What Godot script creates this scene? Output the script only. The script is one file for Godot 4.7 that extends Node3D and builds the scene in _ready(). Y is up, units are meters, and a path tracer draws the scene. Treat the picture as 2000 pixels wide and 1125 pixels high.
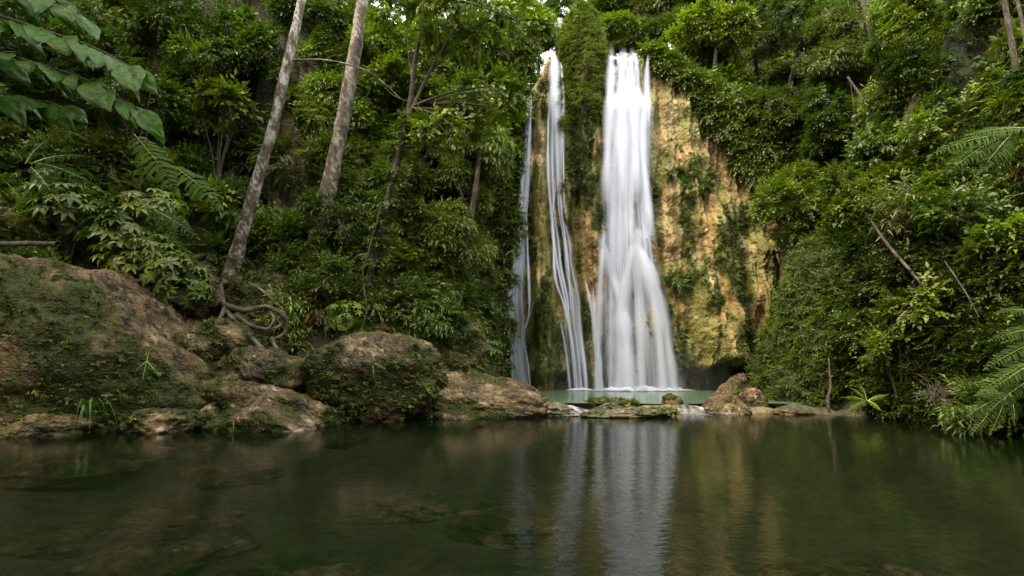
extends Node3D
# A travertine waterfall in a jungle gorge: camera at the lower pool, y up, metres, looking along -z.

var rng := RandomNumberGenerator.new()
var noise := FastNoiseLite.new()        # plain smooth noise, one cycle per unit
var rough := FastNoiseLite.new()        # fractal noise
var ridge := FastNoiseLite.new()        # ridged fractal noise
# the greens of the leaves, one for each kind of plant, in even light
const GREEN := {"mid": Color(0.072, 0.104, 0.020), "fresh": Color(0.125, 0.158, 0.022), "olive": Color(0.096, 0.110, 0.030), "lime": Color(0.16, 0.19, 0.022), "pale": Color(0.14, 0.175, 0.05)}
var mat := {}
var spray := {}
var taken := {}

# ---------------------------------------------------------------- small helpers

func lin(r: float, g: float, b: float, a := 1.0) -> Color:
	return Color(r, g, b, a).linear_to_srgb()

func sm(a: float, b: float, x: float) -> float:
	return smoothstep(a, b, x)

func tab(t: Array, x: float) -> float:
	if x <= t[0].x:
		return t[0].y
	for i in range(1, t.size()):
		if x <= t[i].x:
			var k: float = (x - t[i - 1].x) / (t[i].x - t[i - 1].x)
			k = k * k * (3.0 - 2.0 * k)
			return lerpf(t[i - 1].y, t[i].y, k)
	return t[-1].y

func numbered(called: String) -> String:
	var n: int = taken.get(called, 0)
	taken[called] = n + 1
	return called if n == 0 else "%s_%03d" % [called, n]

func tag(o: Node, label := "", category := "", group := "", kind := "") -> Node:
	if label:
		o.set_meta("label", label)
	if category:
		o.set_meta("category", category)
	if group:
		o.set_meta("group", group)
	if kind:
		o.set_meta("kind", kind)
	return o

func thing(called: String, label: String, category: String, at: Vector3, group := "") -> Node3D:
	var o := Node3D.new()
	o.name = numbered(called)
	add_child(o)
	o.position = at
	tag(o, label, category, group)
	return o

func put(called: String, mesh: Mesh, m: Material, parent: Node = self) -> MeshInstance3D:
	var o := MeshInstance3D.new()
	o.mesh = mesh
	o.material_override = m
	o.name = numbered(called) if parent == self else called
	parent.add_child(o, true)
	return o

func pick(a: Array):
	return a[rng.randi() % a.size()]

func around(v: float, by: float) -> float:
	return v * rng.randf_range(1.0 - by, 1.0 + by)

func ball() -> Vector3:
	var z := rng.randf_range(-1.0, 1.0)
	var t := rng.randf_range(0.0, TAU)
	var r := sqrt(1.0 - z * z)
	return Vector3(r * cos(t), z, r * sin(t))

# ---------------------------------------------------------------- meshes

func mesh_of(p: PackedVector3Array, c: PackedColorArray, index: PackedInt32Array, flip := false) -> ArrayMesh:
	var n := PackedVector3Array()
	n.resize(p.size())
	for i in range(0, index.size(), 3):
		if flip:
			var k := index[i + 1]
			index[i + 1] = index[i + 2]
			index[i + 2] = k
		var a := index[i]
		var b := index[i + 1]
		var d := index[i + 2]
		var face := (p[d] - p[a]).cross(p[b] - p[a])
		n[a] += face
		n[b] += face
		n[d] += face
	for i in n.size():
		n[i] = n[i].normalized() if n[i].length_squared() > 1e-20 else Vector3.UP
	var arrays := []
	arrays.resize(Mesh.ARRAY_MAX)
	arrays[Mesh.ARRAY_VERTEX] = p
	arrays[Mesh.ARRAY_NORMAL] = n
	if c.size():
		arrays[Mesh.ARRAY_COLOR] = c
	arrays[Mesh.ARRAY_INDEX] = index
	var m := ArrayMesh.new()
	m.add_surface_from_arrays(Mesh.PRIMITIVE_TRIANGLES, arrays)
	return m

func grid_index(nu: int, nv: int) -> PackedInt32Array:
	var index := PackedInt32Array()
	index.resize((nu - 1) * (nv - 1) * 6)
	var k := 0
	for j in nv - 1:
		for i in nu - 1:
			var a := j * nu + i
			index[k] = a
			index[k + 1] = a + 1
			index[k + 2] = a + nu
			index[k + 3] = a + 1
			index[k + 4] = a + nu + 1
			index[k + 5] = a + nu
			k += 6
	return index

func grid_normals(p: PackedVector3Array, nu: int, nv: int) -> PackedVector3Array:
	var n := PackedVector3Array()
	n.resize(p.size())
	for j in nv:
		for i in nu:
			var du := p[j * nu + mini(i + 1, nu - 1)] - p[j * nu + maxi(i - 1, 0)]
			var dv := p[mini(j + 1, nv - 1) * nu + i] - p[maxi(j - 1, 0) * nu + i]
			n[j * nu + i] = du.cross(dv).normalized()
	return n

# a tube through points, with radii; tint(t, side direction, place) gives each vertex its colour
func tube(pts: Array, radii: Array, sides: int, steps: int, tint: Callable, lumps := 0.0) -> ArrayMesh:
	var p := PackedVector3Array()
	var c := PackedColorArray()
	var n := pts.size()
	var total := (n - 1) * steps
	var side := Vector3(1, 0, 0.2).normalized()
	for s in total + 1:
		var t := float(s) / steps
		var i := mini(int(t), n - 2)
		var f := t - i
		var p0: Vector3 = pts[maxi(i - 1, 0)]
		var p3: Vector3 = pts[mini(i + 2, n - 1)]
		var q: Vector3 = pts[i].cubic_interpolate(pts[i + 1], p0, p3, f)
		var q2: Vector3 = pts[i].cubic_interpolate(pts[i + 1], p0, p3, f + 0.02)
		var along := (q2 - q).normalized()
		var x := (side - along * side.dot(along)).normalized()
		side = x
		var y := along.cross(x)
		var r := lerpf(radii[i], radii[i + 1], f)
		for k in sides + 1:
			var a := TAU * (k % sides) / sides
			var d := x * cos(a) + y * sin(a)
			var rr := r
			if lumps > 0.0:
				var w := q + d * r
				rr *= 1.0 + lumps * (rough.get_noise_3d(w.x * 1.4, w.y * 0.7, w.z * 1.4) + 0.5 * rough.get_noise_3d(w.x * 6.0, w.y * 3.0, w.z * 6.0))
			p.append(q + d * rr)
			c.append(tint.call(float(s) / total, d, q + d * r))
	return mesh_of(p, c, grid_index(sides + 1, total + 1), true)

func leaf_into(p: PackedVector3Array, c: PackedColorArray, index: PackedInt32Array, base: Vector3, dir: Vector3, up: Vector3, length: float, width: float, tint: Color, droop := 0.25, fine := false) -> void:
	dir = dir.normalized()
	var across := dir.cross(up).normalized()
	up = across.cross(dir).normalized()
	var at := p.size()
	var w := width * 0.5
	if not fine:
		p.append(base)
		p.append(base + dir * length * 0.42 - across * w + up * w * 0.35)
		p.append(base + dir * length * 0.45 - up * length * droop * 0.2)
		p.append(base + dir * length * 0.42 + across * w + up * w * 0.35)
		p.append(base + dir * length - up * length * droop)
		for k in 5:
			c.append(tint)
		index.append_array(PackedInt32Array([at, at + 1, at + 2, at, at + 2, at + 3, at + 1, at + 4, at + 2, at + 2, at + 4, at + 3]))
		return
	var ts := [0.12, 0.3, 0.5, 0.7, 0.87]
	var ws := [0.55, 0.95, 1.0, 0.72, 0.34]
	p.append(base)
	c.append(tint)
	for k in 5:
		var q: Vector3 = base + dir * length * ts[k] - up * length * droop * ts[k] * ts[k]
		p.append(q - across * w * ws[k] + up * w * 0.3 * ws[k])
		p.append(q - up * w * 0.06)
		p.append(q + across * w * ws[k] + up * w * 0.3 * ws[k])
		for j in 3:
			c.append(tint)
	p.append(base + dir * length - up * length * droop)
	c.append(tint)
	index.append_array(PackedInt32Array([at, at + 1, at + 2, at, at + 2, at + 3]))
	for k in 4:
		var a := at + 1 + k * 3
		index.append_array(PackedInt32Array([a, a + 3, a + 1, a + 1, a + 3, a + 4, a + 1, a + 4, a + 2, a + 2, a + 4, a + 5]))
	var e := at + 13
	index.append_array(PackedInt32Array([e, at + 16, e + 1, e + 1, at + 16, e + 2]))

func shade_of() -> Color:
	var k := rng.randf_range(0.65, 1.3)
	return Color(k * rng.randf_range(0.85, 1.2), k, k * rng.randf_range(0.7, 1.1))

func stalk_into(p: PackedVector3Array, c: PackedColorArray, index: PackedInt32Array, a: Vector3, b: Vector3, r: float, tint: Color) -> void:
	var d := (b - a).normalized()
	var x := d.cross(Vector3(0.3, 0.2, 0.9)).normalized()
	var y := d.cross(x)
	var at := p.size()
	for k in 3:
		var o := x * cos(TAU * k / 3.0) * r + y * sin(TAU * k / 3.0) * r
		p.append(a + o)
		p.append(b + o * 0.5)
		c.append(tint)
		c.append(tint)
	for k in 3:
		var i := at + k * 2
		var j := at + ((k + 1) % 3) * 2
		index.append_array(PackedInt32Array([i, i + 1, j, j, i + 1, j + 1]))

# sprays grow from their origin along +y with +z as the lit side
func make_spray(n: int, reach: float, length: float, width: float, droop: float, wide: float) -> ArrayMesh:
	var p := PackedVector3Array()
	var c := PackedColorArray()
	var index := PackedInt32Array()
	var twigs := 3
	for t in twigs:
		var lean := (t - 1.0) * wide + rng.randf_range(-0.15, 0.15)
		var d := Vector3(sin(lean), cos(lean), rng.randf_range(-0.25, 0.3)).normalized()
		var far := reach * (1.0 if t == 1 else rng.randf_range(0.6, 0.85))
		var e := d * far - Vector3(0, 0, 1) * far * droop * 0.5
		stalk_into(p, c, index, Vector3.ZERO, e, 0.006, Color(0.7, 0.6, 0.5))
		var m := n / twigs
		for k in m:
			var f := (k + 0.8) / m
			var q := d * far * f - Vector3(0, 0, 1) * far * droop * 0.5 * f * f
			var hand := 1.0 if k % 2 == 0 else -1.0
			if k == m - 1:
				hand = 0.1
			var ld := (d * rng.randf_range(0.4, 0.9) + Vector3(hand * rng.randf_range(0.6, 1.1), 0, rng.randf_range(-0.35, 0.25))).normalized()
			var up := Vector3(rng.randf_range(-0.5, 0.5), rng.randf_range(-0.5, 0.3), 1.0)
			leaf_into(p, c, index, q, ld, up, around(length, 0.25), around(width, 0.2), shade_of(), droop)
	return mesh_of(p, c, index)

# a hand of leaflets at the end of a stalk
func make_hands(hands: int, leaflets: int, reach: float, length: float, width: float) -> ArrayMesh:
	var p := PackedVector3Array()
	var c := PackedColorArray()
	var index := PackedInt32Array()
	for h in hands:
		var a := TAU * (h + rng.randf_range(-0.3, 0.3)) / hands
		var d := Vector3(cos(a) * 0.7, 0.55 + rng.randf_range(-0.1, 0.3), sin(a) * 0.7 * 0.8 + 0.2).normalized()
		var q := d * reach * rng.randf_range(0.6, 1.0)
		stalk_into(p, c, index, Vector3.ZERO, q, 0.006, Color(0.7, 0.8, 0.6))
		var up := (d * 0.35 + Vector3(0, 0.55, 0.8)).normalized()
		var x := up.cross(d).normalized()
		var y := x.cross(up)
		var tint := shade_of()
		for k in leaflets:
			var b := -2.3 + 4.6 * k / (leaflets - 1.0)
			var ld := y * cos(b) + x * sin(b)
			leaf_into(p, c, index, q, ld, up, length * (1.0 - 0.12 * absf(b)), width, tint, 0.3, true)
	return mesh_of(p, c, index)

# a feather-shaped frond
func make_frond(pairs: int, length: float, leaflet: float, width: float, bend: float, tint0: Color, fine := false) -> ArrayMesh:
	var p := PackedVector3Array()
	var c := PackedColorArray()
	var index := PackedInt32Array()
	var last := Vector3.ZERO
	for k in pairs:
		var f := (k + 1.0) / pairs
		var q := Vector3(0, length * f * (1.0 - 0.12 * bend * f), -bend * length * 0.5 * f * f)
		stalk_into(p, c, index, last, q, 0.007 * (1.1 - f), Color(0.8, 0.7, 0.4))
		var d := (q - last).normalized()
		last = q
		var size := leaflet * (sin(PI * (0.12 + 0.86 * f)) * 0.85 + 0.15)
		for hand in [-1.0, 1.0]:
			var ld := (d * rng.randf_range(0.3, 0.6) + Vector3(hand, rng.randf_range(-0.12, 0.12), rng.randf_range(-0.3, 0.05))).normalized()
			leaf_into(p, c, index, q, ld, Vector3(rng.randf_range(-0.25, 0.25), 0.15, 1), size * rng.randf_range(0.78, 1.08), width * (0.6 + 0.4 * size / leaflet), tint0 * around(1.0, 0.25), rng.randf_range(0.1, 0.4), fine)
	leaf_into(p, c, index, last, Vector3(0, 1, -bend), Vector3(0, 0, 1), leaflet * 0.5, width, tint0, 0.1)
	return mesh_of(p, c, index)

# ---------------------------------------------------------------- materials

func noise_image(n: FastNoiseLite, size: int, scale: Vector2, low: float, high: float) -> ImageTexture:
	var im := Image.create(size, size, false, Image.FORMAT_RGB8)
	for j in size:
		for i in size:
			# blended at the edges so that it repeats without a seam
			var u := float(i) / size
			var v := float(j) / size
			var a := n.get_noise_2d(u * scale.x, v * scale.y)
			var b := n.get_noise_2d((u - 1.0) * scale.x, v * scale.y)
			var c := n.get_noise_2d(u * scale.x, (v - 1.0) * scale.y)
			var d := n.get_noise_2d((u - 1.0) * scale.x, (v - 1.0) * scale.y)
			var k := lerpf(lerpf(a, b, u), lerpf(c, d, u), v)
			k = lerpf(low, high, clampf(0.5 + k * 0.8, 0.0, 1.0))
			im.set_pixel(i, j, Color(k, k, k))
	return ImageTexture.create_from_image(im)

func surface(base: Color, roughness: float, grain: Texture2D = null, relief: Texture2D = null, cm := 1.0, scale := Vector3.ONE) -> StandardMaterial3D:
	var m := StandardMaterial3D.new()
	m.albedo_color = base
	m.roughness = roughness
	m.vertex_color_use_as_albedo = true
	m.cull_mode = BaseMaterial3D.CULL_DISABLED
	if grain:
		m.albedo_texture = grain
	if relief:
		m.heightmap_enabled = true
		m.heightmap_texture = relief
		m.heightmap_scale = cm
	if grain or relief:
		m.uv1_triplanar = true
		m.uv1_world_triplanar = true
		m.uv1_scale = scale
	return m

func leafy(base: Color, roughness: float, through: float) -> StandardMaterial3D:
	var m := surface(base, roughness)
	m.backlight_enabled = true
	m.backlight = Color(0.85 * through, through, 0.35 * through)
	m.metallic_specular = 0.45
	return m

func make_materials() -> void:
	var grain := noise_image(rough, 512, Vector2(9, 9), 0.45, 1.35)
	var fine := noise_image(rough, 512, Vector2(16, 16), 0.0, 1.0)
	var bark := noise_image(rough, 256, Vector2(12, 5), 0.0, 1.0)
	mat.rock = surface(Color.WHITE, 0.62, grain, fine, 8.0, Vector3.ONE * 0.9)
	mat.rock.metallic_specular = 0.32
	mat.wet_rock = surface(Color.WHITE, 0.5, grain, fine, 5.0, Vector3.ONE * 0.7)
	mat.cliff = surface(lin(1.2, 1.17, 1.15), 0.6, grain, fine, 5.0, Vector3(0.8, 0.6, 0.8))
	mat.soil = surface(Color.WHITE, 0.95, grain, fine, 6.0, Vector3.ONE * 0.5)
	mat.bark = surface(Color.WHITE, 0.85, grain, bark, 1.6, Vector3(1.6, 1.0, 1.6))
	mat.leaf = leafy(lin(1.3, 1.3, 1.1), 0.38, 0.8)
	mat.glossy_leaf = leafy(lin(1.2, 1.2, 1.0), 0.42, 0.9)
	mat.glossy_leaf.metallic_specular = 0.35
	mat.fern = leafy(lin(1.3, 1.3, 1.1), 0.6, 0.9)
	mat.fern.metallic_specular = 0.25
	mat.moss = leafy(Color.WHITE, 0.8, 0.3)
	var w := surface(lin(0.60, 0.625, 0.74), 0.6)
	w.transparency = BaseMaterial3D.TRANSPARENCY_ALPHA
	w.backlight_enabled = true
	w.backlight = Color(0.6, 0.6, 0.62)
	mat.fall = w
	mat.pool = water_surface(lin(0.0018, 0.0054, 0.0010, 0.7), 0.06, 0.10, Vector3(0.28, 1.0, 1.1))
	mat.upper_pool = water_surface(lin(0.12, 0.185, 0.11, 0.8), 0.12, 0.2, Vector3(0.5, 1.0, 1.2))

func water_surface(color: Color, roughness: float, strength: float, scale: Vector3) -> StandardMaterial3D:
	var m := StandardMaterial3D.new()
	m.albedo_color = color
	m.roughness = roughness
	m.transparency = BaseMaterial3D.TRANSPARENCY_ALPHA
	m.normal_enabled = true
	var n := FastNoiseLite.new()
	n.seed = 5
	n.frequency = 0.02
	n.fractal_octaves = 4
	var t := NoiseTexture2D.new()
	t.noise = n
	t.width = 512
	t.height = 512
	t.seamless = true
	t.as_normal_map = true
	t.bump_strength = 6.0
	m.metallic_specular = 0.34
	m.normal_texture = t
	m.normal_scale = strength
	m.uv1_triplanar = true
	m.uv1_world_triplanar = true
	m.uv1_scale = scale
	return m

# ---------------------------------------------------------------- the lie of the land

# the shore of the two pools: x, z, then the height of the bank 1, 3, 6, 12 and 20 m behind it
var shore := [
	[-7.0, 9.0, 0.8, 2.5, 5.0, 11.0, 20.0], [-7.4, -4.0, 0.8, 2.2, 5.0, 12.0, 21.0], [-9.6, -9.6, 0.8, 2.2, 5.5, 14.0, 24.0], [-6.7, -11.2, 0.8, 2.0, 5.8, 15.0, 24.0],
	[-3.8, -11.8, 0.7, 2.0, 6.0, 15.0, 24.0], [-1.9, -13.6, 0.7, 2.4, 8.0, 17.0, 25.0], [-1.1, -16.0, 2.2, 7.0, 12.0, 18.0, 25.0], [-0.9, -19.6, 5.5, 11.0, 14.0, 18.0, 25.0],
	[0.0, -21.5, 11.0, 11.6, 12.3, 14.0, 17.0], [7.8, -21.5, 11.3, 12.0, 13.0, 15.5, 19.0], [10.6, -20.6, 8.5, 11.5, 15.0, 22.0, 30.0], [9.4, -17.4, 6.0, 9.0, 13.5, 22.0, 30.0],
	[7.6, -15.6, 4.0, 7.4, 12.0, 21.0, 30.0], [8.0, -14.7, 3.6, 6.4, 11.0, 20.0, 28.0], [8.5, -12.3, 3.2, 5.8, 10.0, 18.0, 26.0], [8.9, -10.3, 2.8, 5.2, 9.5, 18.0, 26.0],
	[9.5, -5.0, 1.6, 4.5, 9.0, 17.0, 24.0], [9.8, 9.0, 1.0, 3.0, 7.0, 13.0, 20.0],
]
const DEEP := [0.0, 1.0, 3.0, 6.0, 12.0, 20.0, 60.0]

func ground(x: float, z: float) -> float:
	var q := Vector2(x, z)
	var best := 1e9
	var where := 0
	var share := 0.0
	var inside := false
	var n := shore.size()
	for i in n:
		var s: Array = shore[i]
		var e: Array = shore[(i + 1) % n]
		var a := Vector2(s[0], s[1])
		var b := Vector2(e[0], e[1])
		var t := clampf((q - a).dot(b - a) / (b - a).length_squared(), 0.0, 1.0)
		var d := q.distance_squared_to(a.lerp(b, t))
		if d < best:
			best = d
			where = i
			share = t
		if (a.y > z) != (b.y > z) and x < (b.x - a.x) * (z - a.y) / (b.y - a.y) + a.x:
			inside = not inside
	best = sqrt(best)
	if inside:
		var bed := -minf(lerpf(0.72, 1.3, sm(0.0, 3.0, x)), 0.12 + best * (0.16 if x < -2.0 else 0.42))
		var bar := -14.35 + 0.3 * sin(x * 0.9)
		var sill := exp(-pow((z - bar) / 0.75, 2.0)) * sm(-2.0, -0.2, x)
		if z < bar:
			bed = maxf(bed, -0.75)
		bed = lerpf(bed, 0.15 + 0.1 * noise.get_noise_2d(x * 1.3, z * 2.0), clampf(sill, 0.0, 1.0))
		return bed + 0.12 * rough.get_noise_2d(x * 0.8, z * 0.8)
	var s2: Array = shore[where]
	var e2: Array = shore[(where + 1) % n]
	var h := 0.0
	for k in range(1, DEEP.size()):
		if best <= DEEP[k] or k == DEEP.size() - 1:
			var lo := 0.0 if k == 1 else lerpf(s2[k], e2[k], share)
			var hi := lerpf(s2[k + 1], e2[k + 1], share) if k < 6 else lerpf(s2[6], e2[6], share) + 8.0
			h = lerpf(lo, hi, clampf((best - DEEP[k - 1]) / (DEEP[k] - DEEP[k - 1]), 0.0, 1.0))
			break
	return h - 0.1 + rough.get_noise_2d(x * 0.35, z * 0.35) * minf(best * 0.6, 1.3) + rough.get_noise_2d(x * 1.5, z * 1.5) * minf(best * 0.3, 0.25)

var land_x := PackedFloat32Array()
var land_z := PackedFloat32Array()
var land_y := PackedFloat32Array()

func steps(fine_from: float, fine_to: float, step: float, reach: float) -> PackedFloat32Array:
	var a := PackedFloat32Array()
	var v := fine_from
	while v <= fine_to:
		a.append(v)
		v += step
	var wide := step
	v = a[-1]
	while v < reach:
		wide *= 1.35
		v += wide
		a.append(v)
	wide = step
	v = fine_from
	while v > -reach:
		wide *= 1.35
		v -= wide
		a.insert(0, v)
	return a

func land(x: float, z: float) -> float:
	var i := clampi(land_x.bsearch(x) - 1, 0, land_x.size() - 2)
	var j := clampi(land_z.bsearch(z) - 1, 0, land_z.size() - 2)
	var u := (x - land_x[i]) / (land_x[i + 1] - land_x[i])
	var v := (z - land_z[j]) / (land_z[j + 1] - land_z[j])
	var w := land_x.size()
	return lerpf(lerpf(land_y[j * w + i], land_y[j * w + i + 1], u), lerpf(land_y[(j + 1) * w + i], land_y[(j + 1) * w + i + 1], u), v)

func land_normal(x: float, z: float) -> Vector3:
	var e := 0.3
	return Vector3(land(x - e, z) - land(x + e, z), 2.0 * e, land(x, z - e) - land(x, z + e)).normalized()

func make_ground() -> void:
	land_x = steps(-22.0, 24.0, 0.3, 160.0)
	land_z = steps(-36.0, 10.0, 0.3, 160.0)
	var p := PackedVector3Array()
	var c := PackedColorArray()
	for z in land_z:
		for x in land_x:
			var y := ground(x, z)
			land_y.append(y)
			p.append(Vector3(x, y, z))
			var k := rough.get_noise_2d(x * 0.9, z * 0.9)
			var earth := Color(0.045, 0.034, 0.018).lerp(Color(0.085, 0.062, 0.03), sm(-0.2, 0.4, k))
			if y > -0.1 and y < 0.4 and z < -13.0 and z > -16.0 and x > -1.5 and x < 6.2:
				earth = Color(0.16, 0.12, 0.06).lerp(Color(0.33, 0.25, 0.14), sm(-0.15, 0.35, k))
			elif y < 0.35:
				earth = Color(0.045, 0.046, 0.017).lerp(Color(0.085, 0.078, 0.030), sm(-0.15, 0.35, k))
			else:
				earth = earth.lerp(Color(0.022, 0.032, 0.008), sm(-0.05, 0.15, noise.get_noise_2d(x * 0.7 + 9.0, z * 0.7)))
			c.append(earth)
	var nu := land_x.size()
	tag(put("ground", mesh_of(p, c, grid_index(nu, land_z.size())), mat.soil), "", "", "", "structure")

# ---------------------------------------------------------------- the cliff

var lip := [Vector2(-2.4, 8.8), Vector2(-0.6, 10.6), Vector2(0.3, 11.2), Vector2(0.75, 11.7), Vector2(1.15, 12.3), Vector2(1.45, 13.05), Vector2(1.75, 13.1), Vector2(1.9, 13.6), Vector2(2.15, 14.2), Vector2(2.6, 14.55), Vector2(3.1, 14.3), Vector2(3.4, 13.7),
	Vector2(3.6, 12.9), Vector2(5.2, 12.9), Vector2(5.45, 12.5), Vector2(7.0, 12.0), Vector2(9.0, 11.0), Vector2(11.0, 9.6)]

func hump(x: float, mid: float, wide: float) -> float:
	return exp(-pow((x - mid) / wide, 2.0))

func cliff_shape(x: float, y: float) -> float:
	var z := -21.6 + 1.3 * sm(-0.2, -2.4, x) + 0.9 * sm(6.5, 11.0, x)
	var low := sm(12.5, 0.5, y)
	# buttresses between the streams
	z += 0.75 * hump(x, 2.75 + 0.05 * low, 0.55 + 0.1 * low) * (1.0 - 0.45 * low)
	z += 0.55 * hump(x, 1.05, 0.32) * sm(12.0, 10.5, y)
	z += 0.9 * hump(x, 1.15, 0.75) * sm(6.5, 2.5, y)
	z += 0.35 * hump(x, 2.9, 0.5) * sm(8.0, 4.5, y)
	# behind the main fall a step that throws the water out
	z += 0.55 * hump(x, 4.35, 1.0) * sm(11.6, 10.3, y) + 0.35 * hump(x, 4.6, 0.9) * sm(7.0, 4.0, y)
	# the big drapery right of the main fall
	z += (0.5 + 1.3 * sm(11.5, 2.5, y)) * hump(x, lerpf(6.2, 7.0, low), lerpf(0.55, 1.35, low)) * sm(11.9, 10.6, y)
	z += 1.15 * hump(x, 8.7, 0.85) * sm(5.9, 4.9, y)
	z += 0.8 * hump(x, 7.45, 0.35) * sm(7.6, 6.4, y)
	return z

func cliff_z(x: float, y: float) -> float:
	var z := cliff_shape(x, y)
	# vertical flutes and small lumps
	var warp := x + 0.35 * noise.get_noise_2d(x * 0.7, y * 0.25) + 0.12 * noise.get_noise_2d(x * 2.0, y * 0.6)
	z += 0.3 * (absf(sin(warp * 4.1)) - 0.5) * (0.6 + 0.6 * noise.get_noise_2d(x * 0.6, y * 0.3 + 40.0)) + 0.09 * absf(sin(warp * 11.0 + y * 0.15)) * sm(-0.3, 0.4, noise.get_noise_2d(x, y * 0.4 + 9.0))
	z += 0.18 * noise.get_noise_2d(x * 0.9, y * 0.75 + 17.0)
	var f := rough.get_noise_3d(x * 2.0, y * 0.35, 3.0)
	z += 0.22 * f + 0.16 * absf(ridge.get_noise_3d(x * 1.1, y * 0.22, 8.0))
	z += 0.12 * rough.get_noise_3d(x * 4.0, y * 2.0, 1.0) + 0.07 * rough.get_noise_3d(x * 11.0, y * 7.0, 5.0)
	# the undercut over the pool
	var under := 0.75 + 0.35 * rough.get_noise_2d(x * 1.6, 4.0) + 0.5 * hump(x, 7.5, 1.4)
	z -= (0.6 + 1.3 * sm(5.8, 7.0, x)) * sm(under + 0.1, under - 0.25, y)
	return z

func moss_here(x: float, y: float) -> float:
	var k := rough.get_noise_2d(x * 0.8, y * 0.2) * 1.1 + rough.get_noise_2d(x * 3.4 + 7.0, y * 0.9) * 0.6
	k += 0.75 * hump(x, 2.55, 0.5) * sm(5.0, 8.0, y) + 0.5 * hump(x, 7.55, 0.45) * sm(8.0, 6.0, y) + 0.35 * sm(3.0, 0.8, y)
	k += 0.5 * sm(8.9, 10.5, x) - 0.45 * hump(x, 8.6, 0.7) * hump(y, 4.6, 1.2) - 0.3 * hump(x, 6.3, 0.5) * sm(7.0, 9.0, y) + 0.6 * sm(7.0, 7.6, x) * sm(9.0, 10.0, y)
	return k

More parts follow.
